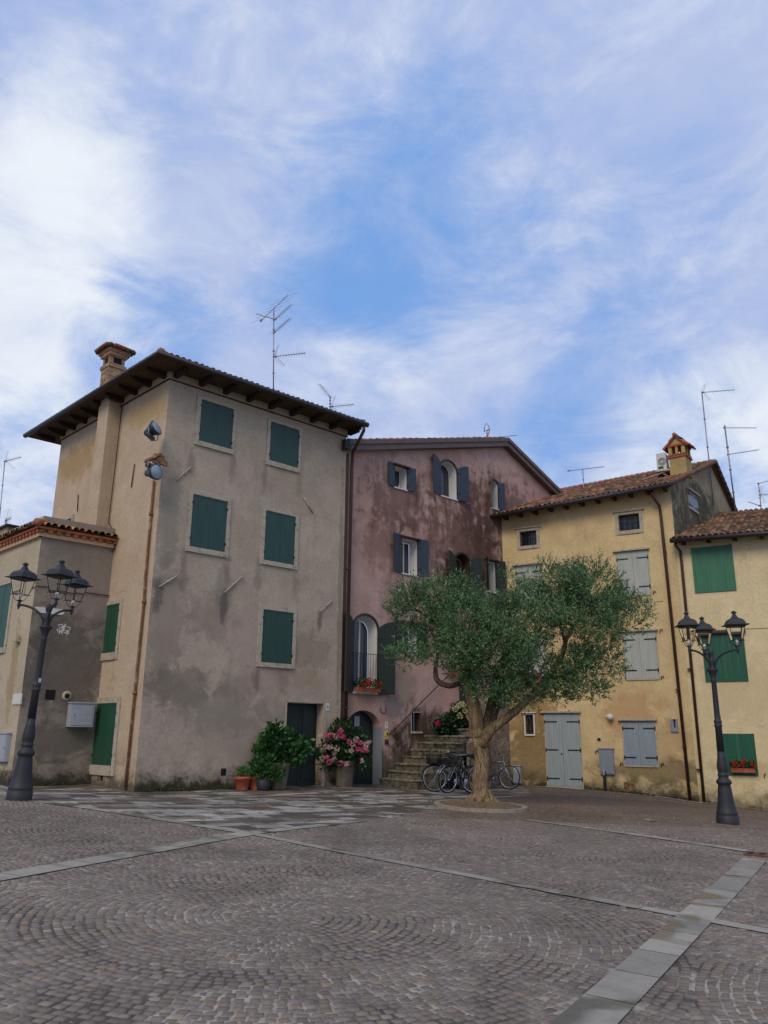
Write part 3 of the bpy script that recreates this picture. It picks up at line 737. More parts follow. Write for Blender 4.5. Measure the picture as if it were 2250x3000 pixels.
# windows, right face
WINS = [((Z3(325, 525), Z3(622, 628), Z3(597, 975), Z3(297, 900)), (Z3(360, 565), Z3(600, 635), Z3(578, 940), Z3(330, 870))),
        ((Z3(857, 700), Z3(1107, 780), Z3(1092, 1118), Z3(832, 1045)), (Z3(873, 725), Z3(1090, 795), Z3(1075, 1080), Z3(862, 1018))),
        ((Z3(272, 1240), Z3(580, 1297), Z3(553, 1748), Z3(228, 1695)), (Z3(297, 1270), Z3(557, 1328), Z3(527, 1705), Z3(260, 1662))),
        ((Z3(815, 1362), Z3(1087, 1420), Z3(1070, 1838), Z3(787, 1790)), (Z3(838, 1393), Z3(1063, 1440), Z3(1045, 1800), Z3(818, 1765))),
        ((Z4(915, 300), Z4(1200, 342), Z4(1175, 793), Z4(893, 770)), (Z4(947, 340), Z4(1175, 377), Z4(1155, 757), Z4(925, 740)))]
for fr, sh in WINS: framed_window(gh, FA, rect(FA, *fr), rect(FA, *sh), M['green'])
# windows, left face
w1 = rect(FB, Z2(840, 490), Z2(975, 462), Z2(942, 858), Z2(805, 875)); framed_window(gh, FB, (w1[0]-.14, w1[1]+.02, w1[2]-.2, w1[3]+.12), w1, M['greene'])
w2 = rect(FB, Z2(780, 1275), Z2(950, 1270), Z2(915, 1785), Z2(750, 1765)); framed_window(gh, FB, (w2[0]-.17, w2[1]+.02, w2[2]-.25, w2[3]+.16), w2, M['greene'])
uq, zq = FB.hit(*ZL(978, 172)); framed_window(gh, FB, (uq-.12, uq+1.0, zq-1.5, zq+.1), (uq, uq+.85, zq-1.4, zq), M['green'])
# door
u0, u1, z0, z1 = dr
mb = MB(); um = (u0+u1)/2
for a, b_ in ((u0, um-.008), (um+.008, u1)):
    mb.box(FA, a, b_, z0-.05, z1, -.36, -.31)
    for q0, q1 in ((.05, .42), (.47, .95)):
        H = z1-z0; mb.box(FA, a+.09, b_-.09, z0+H*q0, z0+H*q1, -.31, -.295)
        mb.box(FA, a+.14, b_-.14, z0+H*q0+.05, z0+H*q1-.05, -.295, -.28)
dd_ = mb.build('door', M['doorgreen'], gh)
mb = MB(); mb.tube([FA.pt(um+.06, z0+1.05, -.28), FA.pt(um+.06, z0+1.05, -.22)], .03, 8); mb.build('handle', M['alu'], dd_)
mb = MB(); mb.box(FA, u0-.02, u1+.02, z0-.4, z0-.02, -.33, .05); mb.build('doorstep', M['stone'], gh)
mb = MB(); mb.box(FA, u1, u1+.12, z0-.02, z1+.02, -.01, .012); mb.box(FA, u0-.03, u1+.12, z1+.02, z1+.05, -.01, .012); mb.box(FA, u0-.05, u0, z0-.02, z1+.02, -.01, .012); mb.build('door_surround', M['stone'], gh)
# vents
def vent(F, house, cx, cy, w_, h_, mat='iron', d=.012):
    u, z = F.hit(cx, cy); mb = MB(); mb.box(F, u-w_/2, u+w_/2, z-h_/2, z+h_/2, -.01, d*.4)
    for i in range(4): mb.box(F, u-w_/2+.01, u+w_/2-.01, z-h_/2+h_*(i+.3)/4, z-h_/2+h_*(i+.7)/4, d*.4, d)
    return mb.build('vent', M[mat], house)
vent(FA, gh, *Z4(650, 1562), .16, .19); vent(FB, gh, *Z2(825, 1870), .12, .17)
# iron tie-rod anchors
for a, b_ in ((Z4(165, 178), Z4(298, 95)), (Z4(652, 222), Z4(787, 98)), (Z4(1372, 362), Z4(1457, 277)), (Z3(168, 1165), Z3(272, 1072)), (Z3(1120, 1300), Z3(1187, 1412))):
    mb = MB(); A_ = FA.hit(*a); B_ = FA.hit(*b_); mb.tube([FA.pt(*A_, .035), FA.pt(*B_, .035)], .022, 6)
    mid = ((A_[0]+B_[0])/2, (A_[1]+B_[1])/2); mb.tube([FA.pt(*mid, -.01), FA.pt(*mid, .05)], .03, 6); mb.build('wall_anchor', M['stone'], gh)
for a, b_ in ((Z1(1097, 1135), Z1(1070, 1322)), (Z1(640, 1380), Z1(633, 1515))):
    A_ = FB.hit(*a); B_ = FB.hit(*b_); mb = MB(); mb.tube([FB.pt(*A_, .03), FB.pt(*B_, .03)], .016, 6); mb.build('wall_anchor', M['copper'], gh)
# rusty conduit and the black cable beside the chimney breast
mb = MB(); pts = [FB.pt(*FB.hit(*q, .06), .06) for q in (Z1(1247, 1268), Z1(1222, 1540), Z1(1175, 2074), Z2(1165, 450), Z2(1090, 1190), Z2(1010, 1990))]
mb.tube(pts, .035, 8)
for i in (1, 3, 4): mb.tube([pts[i]-Z*.04, pts[i]+Z*.04], .055, 8)
mb.build('conduit', M['rust'], gh)
mb = MB(); mb.tube([FB.pt(*FB.hit(*q, .05), .05) for q in (Z1(988, 660), Z1(940, 1100), Z1(880, 1605), Z1(938, 1720), Z1(925, 1830), Z1(895, 1850), Z2(845, 480), Z2(775, 1240))], .016, 6); mb.build('cable', M['cordblack'], gh)
# roof: hipped, with overhang
OH = .72; ZE = 10.0+CAMZ; PT = math.tan(R_(19))
ru0, ru1, rv0, rv1 = -OH, LA+.16, -OH, LB+1.15      # u along A, v along B (from the corner)
def RP(u, v, z): return P0 + FA.ex*u + FB.ex*v + Z*z
hw = (ru1-ru0)/2; hl = (rv1-rv0)/2; zr = ZE+PT*hw
mb = MB(); ra = RP((ru0+ru1)/2, rv0+hw, zr); rb = RP((ru0+ru1)/2, rv1-hw if rv1-hw > rv0+hw else rv0+hw+.1, zr)
c0, c1, c2, c3 = RP(ru0, rv0, ZE), RP(ru1, rv0, ZE), RP(ru1, rv1, ZE), RP(ru0, rv1, ZE)
mb.col = lin(110, 80, 62)
mb.face([c0, c1, ra]); mb.face([c1, c2, rb, ra]); mb.face([c2, c3, rb]); mb.face([c3, c0, ra, rb])
dn = Z*.07
for a, b_ in ((c0, c1), (c1, c2), (c2, c3), (c3, c0)): mb.face([a, b_, b_-dn, a-dn])
sl_ = math.sqrt(1+PT*PT)
tile_slope(mb, c0, FA.ex, (FB.ex+Z*PT).normalized(), ru1-ru0, hw*sl_, clip=lambda u, l: min(u, ru1-ru0-u) > l/sl_)
tile_slope(mb, c0, FB.ex, (FA.ex+Z*PT).normalized(), rv1-rv0, hw*sl_, clip=lambda u, l: u > l/sl_ and (rv1-rv0-u) > l/sl_)
for a, b_ in ((c0, ra), (c1, ra)):
    N = 14
    for i in range(N):
        mb.col = tuple(x*random.uniform(.7, 1.2) for x in lin(140, 96, 70)); p, q = a.lerp(b_, i/N), a.lerp(b_, (i+1.15)/N); mb.tube([p+Z*.05, q+Z*.03], [.12, .09], 8)
mb.build('roof', M['tile'], gh)
mb = MB(); mb.face([c0-dn, c1-dn, c2-dn, c3-dn]); mb.build('soffit', M['soffit'], gh)
# rafters
def rafter(F, u, d0, d1, z0, house, w_=.13, h_=.16):
    mb = MB(); mb.box(F, u-w_/2, u+w_/2, z0-h_, z0, d0, d1); mb.box(F, u-w_/2+.01, u+w_/2-.01, z0-h_*.6, z0, d1, d1+.1); return mb.build('rafter', M['timber'], house)
for i in range(9): rafter(FA, .15+i*(LA+.1)/8.2, 0.03, OH-.2, ZE-.08, gh)
for i in range(10): rafter(FB, .2+i*(LB+.5)/9.2, 0.03, OH-.2, ZE-.08, gh)
# gutter
def gutter(house, pts, r=.085, mat='gutter'):
    mb = MB(); mb.tube(pts, r, 12); return mb.build('gutter', M[mat], house)
go = .09
gutter(gh, [RP(ru0-go, rv1, ZE-.04), RP(ru0-go, rv0-go, ZE-.04), RP(ru1+.05, rv0-go, ZE-.04)])
# downpipe from the right end of the gutter, then down the joint of the two houses
e0 = RP(ru1-.12, rv0-go, ZE-.1)
dp = [e0, e0-Z*.18, FP.pt(LA+.24, ZE-.85, .22), FP.pt(LA+.26, ZE-1.35, .16), FP.pt(LA+.20, G(*FA.pt(LA, 0).xy)+.05, .16)]
pipe_on(gh, dp, .055, M['copper'], clamps=[FP.pt(LA+.22, z, .16) for z in (2.4, 4.6, 6.8)])
mb = MB(); mb.box(FP, LA+.02, LA+.14, -.3, ZE-.9, .0, .14); mb.build('corner_strip', M['copper'], gh)
# brick chimney on the roof, left side
def brickbox(mb, F, u0, u1, z0, z1, d0, d1, c=lin(178, 128, 92), rows=None, joint=lin(190, 170, 140)):
    mb.col = joint; mb.box(F, u0+.006, u1-.006, z0, z1, d0+.006, d1-.006)
    h = .065; n = max(1, int(round((z1-z0)/(h+.012)))); st = (z1-z0)/n
    for k in range(n):
        for (a0, a1, b0, b1, ax) in ((u0, u1, d1-.012, d1, 0), (u0, u1, d0, d0+.012, 0), (d0, d1, u0, u0+.012, 1), (d0, d1, u1-.012, u1, 1)):
            L_ = a1-a0; nb = max(1, int(round(L_/.24))); s_ = L_/nb; off = (k % 2)*s_/2
            x = a0-off
            while x < a1-.01:
                p0, p1 = max(a0, x+.006), min(a1, x+s_-.006); x += s_
                if p1-p0 < .02: continue
                t_ = random.uniform(.55, 1.2); mb.col = tuple(v*t_ for v in c)
                if ax == 0: mb.box(F, p0, p1, z0+k*st+.006, z0+(k+1)*st-.006, b0, b1)
                else: mb.box(F, b0, b1, z0+k*st+.006, z0+(k+1)*st-.006, p0, p1)
cu, _ = FB.hit(330, 1060, -.9)
ctop = atdepth(338, 1010, FB.pt(cu, 0, -.9).y).z; zb = ZE+.2
ch = MB(); c_ = lin(168, 138, 110)
brickbox(ch, FB, cu-.30, cu+.30, zb, ctop-1.0, -1.24, -.66, c_); brickbox(ch, FB, cu-.34, cu+.34, ctop-1.0, ctop-.86, -1.28, -.62, c_)
brickbox(ch, FB, cu-.28, cu+.28, ctop-.86, ctop-.55, -1.22, -.68, c_)
brickbox(ch, FB, cu-.36, cu+.36, ctop-.55, ctop-.44, -1.30, -.60, c_); brickbox(ch, FB, cu-.42, cu+.42, ctop-.44, ctop-.3, -1.36, -.54, c_)
chm = ch.build('chimney', M['brick'], gh)
cp = MB(); apx = FB.pt(cu, ctop, -.95)
o_ = [FB.pt(cu+a*.5, ctop-.3, -.95+b_*.5) for a, b_ in ((-1, -1), (1, -1), (1, 1), (-1, 1))]
cp.col = lin(140, 92, 66)
for i in range(4): cp.face([o_[i], o_[(i+1) % 4], apx])
for i in range(4):
    a, b_ = o_[i], o_[(i+1) % 4]
    for k in range(6):
        f0 = (k+.5)/6; p = a.lerp(b_, f0); q = p.lerp(apx, 1-abs(f0-.5)*1.9 if abs(f0-.5) < .45 else .3)
        cp.col = tuple(x*random.uniform(.5, 1.2) for x in lin(132, 92, 72)); cp.tube([p+Z*.02-(apx-p).normalized()*.05, q+Z*.03], [.075, .06], 7)
cp.build('cap', M['tile'], chm)
vv = MB()
for a, b_ in ((cu-.12, cu+.12),): vv.box(FB, a, b_, ctop-.82, ctop-.6, -.76, -.675); vv.build('flue_opening', M['dark'], chm)
vv = MB(); vv.box(FB, cu-.285, cu-.2, ctop-.82, ctop-.6, -1.1, -.8); vv.build('flue_opening', M['dark'], chm)

# ================================================================== LOW HOUSE (left)
uR = (FB.pt(uL+.05, 0)-LC).dot(FLA.ex)
_, zcor = FLA.hit(*ZL(590, 432)); LLB = 6.0
lh = root('low_house', LC+Z*G(LC.x, LC.y), 'low grey and cream plastered house with brick cornice at the left edge', 'house')
mb = MB(); wall(mb, FLA, rp(0, uR, -1, zcor+.6)); mb.mi = 1; wall(mb, FLB, rp(0, LLB, -1, zcor+.6)); mb.build('wall', [M['low_grey'], M['low_cream']], lh)
mb = MB(); zpl = FLA.hit(*Z2(735, 1822))[1]
mb.box(FLA, -.06, uR, -1, zpl, -.02, .05); mb.box(FLB, 0, LLB, -1, zpl+.05, -.02, .05)
for f_i in range(len(mb.f)): mb.uv[f_i] = [((mb.v[i]-LC).dot(FLA.ex)+(mb.v[i]-LC).dot(FLB.ex), mb.v[i].z) for i in mb.f[f_i]]
mb.build('plinth', M['low_grey'], lh)
# brick cornice: flat band, dentils, band
for (F, L_, nm) in ((FLA, uR, 0), (FLB, LLB, 1)):
    mb = MB(); e = -.2 if nm == 0 else -.2
    st = lin(196, 170, 136)
    mb.col = st; mb.box(F, -.10, L_, zcor, zcor+.10, -.02, .10)
    u = -.12
    while u < L_:
        mb.col = tuple(v*random.uniform(.6, 1.15) for v in lin(176, 104, 74)); mb.box(F, u, u+.12, zcor+.10, zcor+.19, -.02, .17); u += .235
    mb.col = lin(150, 110, 80); mb.box(F, -.08, L_, zcor+.10, zcor+.19, -.02, .09)
    u = -.2
    while u < L_:
        mb.col = tuple(v*random.uniform(.7, 1.15) for v in lin(182, 120, 86)); mb.box(F, u, min(u+.25, L_), zcor+.193, zcor+.26, -.02, .2); u += .258
    mb.build('brick_cornice', M['brick'], lh)
zt = zcor+.27; pt2 = math.tan(R_(17)); o = .27
def LP(u, v, z): return LC + FLA.ex*u + FLB.ex*v + Z*z
mb = MB(); mb.col = lin(110, 76, 58); q0, q1, q3 = LP(-o, -o, zt), LP(uR, -o, zt), LP(-o, LLB, zt)
dpt = uR+o
mb.face([q0, q1, LP(uR, -o+dpt, zt+pt2*dpt)]); mb.face([q3, q0, LP(uR, -o+dpt, zt+pt2*dpt), LP(uR, LLB, zt+pt2*dpt)])
s2 = math.sqrt(1+pt2*pt2)
tile_slope(mb, q0, FLA.ex, (FLB.ex+Z*pt2).normalized(), uR+o, dpt*s2, clip=lambda u, l: u > l/s2, course=.36, cb=lin(176, 128, 96))
tile_slope(mb, q0, FLB.ex, (FLA.ex+Z*pt2).normalized(), LLB+o, dpt*s2, clip=lambda u, l: u > l/s2, course=.36, cb=lin(176, 128, 96))
for i in range(9):
    a = q0.lerp(LP(uR, -o+dpt, zt+pt2*dpt), i/9); b_ = q0.lerp(LP(uR, -o+dpt, zt+pt2*dpt), (i+1.1)/9); mb.col = tuple(v*random.uniform(.7, 1.2) for v in lin(160, 104, 76)); mb.tube([a+Z*.06, b_+Z*.04], [.11, .09], 8)
mb.build('roof', M['tile'], lh)
# its green shutter at the picture's edge
su0 = FLB.hit(*Z2(95, 400))[0]; sz1 = FLB.hit(*Z2(95, 297))[1]; sz0 = FLB.hit(*Z2(40, 820))[1]
framed_window(lh, FLB, (su0-.14, su0+1.2, sz0-.15, sz1+.12), (su0, su0+1.06, sz0, sz1), M['greene'])
u, z = FLA.hit(*Z2(407, 1204)); mb = MB(); mb.box(FLA, u-.13, u+.13, z-.13, z+.13, -.02, .006); mb.build('vent', M['dark'], lh)
u, z = FLA.hit(*Z2(540, 1213)); mb = MB(); mb.tube([FLA.pt(u, z, -.01), FLA.pt(u, z, .03)], .13, 20); mb.mi = 1; mb.tube([FLA.pt(u, z, .03), FLA.pt(u, z, .034)], .07, 16); mb.build('flue_outlet', [M['stone'], M['dark']], lh)
u, z = FLB.hit(*Z2(157, 760)); mb = MB(); mb.box(FLB, u-.12, u+.12, z-.06, z+.06, 0, .14); mb.box(FLB, u-.06, u+.06, z+.06, z+.12, 0, .1); mb.build('wall_bracket', M['stone'], lh)
# wire across both faces
mb = MB(); a = [FLA.pt(*FLA.hit(*q, .03), .03) for q in (ZL(500, 1093), ZL(720, 1110), ZL(1150, 1180), ZL(1480, 1225))]; b_ = [FLB.pt(*FLB.hit(*q, .03), .03) for q in (ZL(200, 1195), ZL(490, 1098))]
mb.tube(b_+a, .012, 6); mb.build('cable', M['cordblack'], lh)
# scraped white patch of old paint
u, z = FLA.hit(*Z2(517, 675)); mb = MB(); random.seed(3)
for i in range(26):
    a = random.uniform(0, 6.28); r_ = .17*math.sqrt(random.random()); x, y = u+math.cos(a)*r_*1.1, z+math.sin(a)*r_*.8; l = random.uniform(.03, .09); an = random.uniform(-.3, 2.2)
    mb.tube([FLA.pt(x-math.cos(an)*l, y-math.sin(an)*l, .004), FLA.pt(x+math.cos(an)*l, y+math.sin(an)*l, .004)], .009, 5)
mb.build('paint_scribble', M['white'], lh)
random.seed(11)
# street name plaque (its letters are illegible strokes in the photo)
q = rect(FLA, (100, 1777), (184, 1789), (178, 1802), (103, 1793)); uc0, uc1 = FLA.hit(99, 1785)[0], FLA.hit(188, 1793)[0]; zc0, zc1_ = FLA.hit(104, 1794)[1], FLA.hit(104, 1777)[1]
mb = MB(); hr_ = (zc1_-zc0)/2; zm = (zc0+zc1_)/2; rr = hr_
pl_ = [(uc0+rr-rr*math.cos(t_), zm+rr*math.sin(t_)) for t_ in [math.pi/2*(i/6*2-1) for i in range(7)]][::-1]
pr_ = [(uc1-rr+rr*math.cos(t_), zm+rr*math.sin(t_)) for t_ in [math.pi/2*(i/6*2-1) for i in range(7)]]
mb.prism(FLA, pl_+pr_[:0]+[(p[0], p[1]) for p in pr_], .0, .03)
pb = FLA.pt(uc0, zm); mb.build('street_sign', M['white'], None, base=pb); tag(bpy.data.objects['street_sign'], 'long white rounded street name plaque on the low grey house behind the left lamp', 'sign')
def top_mesh(mb, name, mats, base, label, cat, group=None): return tag(mb.build(name, mats, None, base=base), label, cat, group)
def cabinet(F, r_, depth, name, label, mat='cabinet', panel=True, cat='utility box', hood=True, group=None):
    u0, u1, z0, z1 = r_
    rt = root(name, F.pt((u0+u1)/2, z0, depth/2), label, cat, group)
    mb = MB(); mb.box(F, u0, u1, z0, z1, 0, depth)
    if hood: mb.box(F, u0-.025, u1+.025, z1+.001, z1+.035, 0, depth+.03)
    mb.build('body', M[mat], rt)
    mb = MB(); g = .05*(u1-u0)+.015; mb.box(F, u0+g, u1-g, z0+g, z1-g, depth, depth+.012)
    if panel: mb.box(F, u0+g*4, u1-g*4, z0+g*4, z1-g*4, depth+.012, depth+.018)
    dr_ = mb.build('door', M[mat], rt)
    mb = MB(); mb.tube([F.pt(u0+g*1.6, (z0+z1)/2, depth+.012), F.pt(u0+g*1.6, (z0+z1)/2, depth+.03)], .012, 8); mb.build('lock', M['ink'], dr_)
    return rt
q = rect(FLA, Z2(582, 1275), Z2(772, 1275), Z2(752, 1465), Z2(575, 1465), .3); q = (q[0], min(q[1], uR-.02), q[2], q[3])
cabinet(FLA, q, .3, 'utility_box', 'pale grey metal meter box on the low house wall next to the green shutter', 'cabinet')
lz = FLB.hit(*Z2(50, 1520))[1]; lz0 = FLB.hit(*Z2(10, 1740))[1]; lu = FLB.hit(*Z2(50, 1600), .12)[0]
cabinet(FLB, (lu, lu+.6, lz0, lz), .12, 'utility_box', 'pale grey flat cabinet low on the cream wall at the left edge', 'cabinet', panel=False)
q = rect(FLB, Z2(112, 1198), Z2(185, 1195), Z2(172, 1285), Z2(108, 1280)); mb = MB(); mb.box(FLB, *q, 0, .03); mb.box(FLB, q[0]+.02, q[1]-.02, q[2]+.02, q[3]-.02, .03, .036)
top_mesh(mb, 'wall_plaque', M['white'], FLB.pt(q[0], q[2]), 'small square white plaque on the cream wall left of the left lamp', 'plaque')

# ================================================================== PINK HOUSE
ph = root('pink_house', FP.pt(8, G(*FP.pt(8, 0).xy)), 'pink weathered plaster house with gabled front and dark brown water stains', 'house')
gl = [FP.hit(*q) for q in (Z5(235, 320), Z5(1580, 275))]
uE1, _ = FP.hit(1620, 1455); _, zE1 = FP.hit(1620, 1455)
pu0 = LA-.1
slL = (gl[1][1]-gl[0][1])/(gl[1][0]-gl[0][0])
slR = (zE1-gl[1][1])/(uE1-gl[1][0])
zL0 = gl[1][1]+slL*(pu0-gl[1][0]); uFar = uE1+1.0; zFar = gl[1][1]+slR*(uFar-gl[1][0])
def hole_of(tl, tr, br, bl): return rect(FP, tl, tr, br, bl)
pw = {}
pw['small'] = hole_of(Z5(622, 445), Z5(727, 465), Z5(725, 648), Z5(612, 620))
pw['w4'] = hole_of(Z5(680, 1075), Z5(818, 1105), Z5(820, 1408), Z5(680, 1380))
pw['w6'] = hole_of(Z5(1430, 1265), Z5(1510, 1300), Z5(1512, 1565), Z5(1430, 1530))
pw['w8'] = hole_of(Z6(625, 205), Z6(748, 225), Z6(748, 435), Z6(622, 428))
pw['niche'] = hole_of(Z6(708, 935), Z6(783, 935), Z6(783, 1085), Z6(708, 1085))
a2 = hole_of(Z5(1025, 425), Z5(1168, 470), Z5(1167, 738), Z5(1028, 693)); a2t = FP.hit(*Z5(1095, 400))[1]
a3 = hole_of(Z5(1475, 590), Z5(1533, 640), Z5(1532, 825), Z5(1470, 797)); a3t = FP.hit(*Z5(1503, 572))[1]
a5 = hole_of(Z5(1158, 1250), Z5(1280, 1280), Z5(1280, 1690), Z5(1158, 1660)); a5t = FP.hit(*Z5(1212, 1218))[1]
a7 = hole_of(Z6(234, 190), Z6(428, 215), Z6(422, 775), Z6(228, 765)); a7t = FP.hit(*Z6(330, 148))[1]
du0 = FP.hit(*Z6(175, 1300))[0]; du1 = FP.hit(*Z6(448, 1300))[0]; dz0 = FP.hit(*Z6(440, 1520))[1]; dzs = FP.hit(*Z6(448, 1005))[1]; dzt = FP.hit(*Z6(330, 915))[1]
holes = [rp(*pw[k]) for k in ('small', 'w4', 'w6', 'w8', 'niche')]
sp2, sp3, sp5, sp7 = a2[3]-.15, a3[3]-.12, a5[3]-.2, a7[3]-.35
sp2 = a2t-(a2[1]-a2[0])*.42; sp3 = a3t-(a3[1]-a3[0])*.42; sp5 = a5t-(a5[1]-a5[0])*.42; sp7 = a7t-(a7[1]-a7[0])*.45; dzs = dzt-(du1-du0)*.38
holes += [archpoly(a2[0], a2[1], a2[2], sp2, a2t), archpoly(a3[0], a3[1], a3[2], sp3, a3t), archpoly(a5[0], a5[1], a5[2], sp5, a5t), archpoly(a7[0], a7[1], a7[2], sp7, a7t), archpoly(du0, du1, dz0-.03, dzs, dzt)]
mb = MB(); wall(mb, FP, [(pu0, -1), (uFar, -1), (uFar, zFar), (gl[1][0], gl[1][1]), (pu0, zL0)], holes, reveal=.34)
FPs = Fr(FP.pt(uFar, 0), -FP.ey, FP.ex); wall(mb, FPs, rp(0, 7, -1, zFar))
mb.build('wall', M['pink_plaster'], ph)
# roof slab and brown verge
th_ = .36; oh = .28
A0 = (pu0-.1, zL0+.0); B0 = (gl[1][0], gl[1][1]); C0 = (uFar+.1, zFar+slR*.1)
mb = MB()
for lo, hi, d0, d1 in ((0, .20, -.05, oh), (.202, th_, -.05, oh+.05)):
    mb.prism(FP, [(A0[0], A0[1]+lo), (B0[0], B0[1]+lo), (B0[0], B0[1]+hi), (A0[0], A0[1]+hi)], d0, d1)
    mb.prism(FP, [(B0[0]+.002, B0[1]+lo), (C0[0], C0[1]+lo), (C0[0], C0[1]+hi), (B0[0]+.002, B0[1]+hi)], d0, d1)
mb.build('verge_board', M['fascia'], ph)
mb = MB(); mb.col = lin(120, 84, 64)
for a, b_ in ((A0, B0), (B0, C0)):
    q = [FP.pt(a[0], a[1]+th_+.01, oh-.05), FP.pt(b_[0], b_[1]+th_+.01, oh-.05), FP.pt(b_[0], b_[1]+th_+.01, -7), FP.pt(a[0], a[1]+th_+.01, -7)]; mb.face(q)
e1 = (FP.pt(B0[0], B0[1])-FP.pt(A0[0], A0[1])); e2 = FP.pt(B0[0], B0[1])-FP.pt(C0[0], C0[1])
tile_slope(mb, FP.pt(A0[0], A0[1]+th_, oh-.1), -FP.ey, e1.normalized(), 6, e1.length); tile_slope(mb, FP.pt(C0[0], C0[1]+th_, oh-.1), -FP.ey, e2.normalized(), 6, e2.length)
mb.build('roof', M['tile'], ph)
mb = MB(); mb.box(FP, A0[0]-.05, A0[0]+.16, A0[1]+.05, A0[1]+.36, oh-.02, oh+.12); mb.build('gutter', M['gutter'], ph)
def lw(q): return (q[1]-q[0])/2
q = pw['small']; open_window(ph, FP, q, .32, ((-1, (lw(q)+.05, 10, q[2]-.02, q[3]+.08, None)), (1, (lw(q)+.05, 18, q[2]-.02, q[3]+.08, None))), 'bluesh', bar=False)
q = pw['w4']; open_window(ph, FP, q, .32, ((-1, (lw(q)+.08, 10, q[2]-.02, q[3]+.1, None)), (1, (lw(q)+.05, 18, q[2]-.02, q[3]+.08, None))), 'bluesh')
q = a2; open_window(ph, FP, (q[0], q[1], q[2], a2t), .32, ((-1, (lw(q)+.10, 12, q[2]-.02, a2t+.05, sp2+.05)), (1, (lw(q)+.1, 14, q[2]-.02, a2t-.02, sp2+.05))), 'bluesh', arch=sp2, bar=False)
q = a3; open_window(ph, FP, (q[0], q[1], q[2], a3t), .32, ((-1, (lw(q)+.1, 40, q[2]-.02, a3t+.05, sp3+.05)), (1, (lw(q)+.1, 16, q[2]-.02, a3t-.02, sp3+.05))), 'bluesh', arch=sp3, bar=False)
q = pw['w6']; open_window(ph, FP, q, .32, ((-1, (lw(q)+.05, 55, q[2]-.02, q[3]+.1, None)), (1, (lw(q)+.2, 16, q[2]-.02, q[3]+.08, None))), 'darksh')
q = a5; open_window(ph, FP, (q[0], q[1], q[2], a5t), .3, ((-1, (lw(q)+.16, 16, q[2], a5t, sp5)), (1, (lw(q)+.18, 14, q[2], a5t-.03, sp5))), 'darksh', arch=sp5, white='copper')
q = pw['w8']; open_window(ph, FP, q, .32, ((-1, (lw(q)+.02, 12, q[2]-.02, q[3]+.08, None)), (1, (lw(q)+.02, 14, q[2]-.02, q[3]+.08, None))), 'darksh')
q = a7; bigw = open_window(ph, FP, (q[0], q[1], q[2], a7t), .32, ((-1, (lw(q)+.06, 24, q[2]-.02, a7t-.02, sp7-.02)), (1, (lw(q)+.16, 12, q[2]-.04, a7t-.12, sp7-.08))), 'darksh', arch=sp7)
# thin ledges over the square-headed windows, dark rings round the arches
for q in (pw['small'], pw['w4'], pw['w6'], pw['w8']):
    mb = MB(); mb.box(FP, q[0]-.08, q[1]+.08, q[3]+.03, q[3]+.07, -.01, .16); mb.build('ledge', M['copper'], ph)
for (q, sp, tt) in ((a2, sp2, a2t), (a3, sp3, a3t), (a5, sp5, a5t), (a7, sp7, a7t)):
    mb = MB(); uc, a = (q[0]+q[1])/2, (q[1]-q[0])/2; N = 12
    P_ = [(uc+(a+r_)*math.cos(math.pi*i/N), sp+(tt-sp+r_)*math.sin(math.pi*i/N)) for r_ in (.01, .075) for i in range(N+1)]
    for i in range(N): mb.prism(FP, [P_[i], P_[N+1+i], P_[N+2+i], P_[i+1]], -.01, .05)
    mb.build('arch_trim', M['bluesh' if q is not a5 else 'darksh'], ph)
# railings
def railing(F, u0, u1, z0, z1, house, d=.07, n=9):
    mb = MB(); mb.box(F, u0, u1, z1-.02, z1, d-.012, d+.012); mb.box(F, u0, u1, z0+.06, z0+.08, d-.01, d+.01)
    for i in range(n+1): u = u0+(u1-u0)*i/n; mb.tube([F.pt(u, z0+.06, d), F.pt(u, z1, d)], .008, 5)
    for u in (u0, u1): mb.box(F, u-.01, u+.01, z1-.02, z1, -.01, d)
    return mb.build('railing', M['iron'], house)
zr_ = FP.hit(*Z6(325, 455))[1]; railing(FP, a7[0]-.02, a7[1]+.02, a7[2]+.02, zr_, ph, n=9)
railing(FP, a5[0]-.02, a5[1]+.02, a5[2]+.02, FP.hit(*Z5(1215, 1415))[1], ph, n=8)
# niche
q = pw['niche']; mb = MB(); mb.box(FP, q[0]-.05, q[1]+.05, q[2]-.07, q[2]-.002, -.3, .04); mb.box(FP, q[0]-.04, q[0], q[2], q[3]+.03, -.01, .01); mb.box(FP, q[0], q[1], q[3], q[3]+.03, -.01, .01); n_ = mb.build('window', M['stone'], ph)
mb = MB(); mb.box(FP, q[0], q[1], q[2], q[3], -.36, -.345); mb.build('pane', M['dark'], n_)
# arched door
mb = MB(); mb.prism(FP, archpoly(du0, du1, dz0-.05, dzs, dzt, 12), -.38, -.33)
H = dzs-dz0; um = (du0+du1)/2
for a, b_ in ((du0+.1, um-.05), (um+.05, du1-.1)): mb.box(FP, a, b_, dz0+.12, dz0+H*.45, -.33, -.315); mb.box(FP, a, b_, dz0+H*.52, dz0+H*.98, -.33, -.315)
dd_ = mb.build('door', M['doorgreen'], ph)
mb = MB(); mb.tube([FP.pt(um+.06, dz0+1.05, -.315), FP.pt(um+.06, dz0+1.05, -.26)], .03, 8); mb.build('handle', M['alu'], dd_)
mb = MB(); u, z = FP.hit(*Z6(262, 1003), -.32); mb.box(FP, u-.11, u+.11, z-.16, z+.16, -.315, -.30); mb.build('notice', M['cabinet'], dd_)
mb = MB(); mb.box(FP, du0-.02, du1+.1, dz0-.4, dz0-.02, -.33, .1); mb.build('doorstep', M['stone'], ph)
mb = MB()
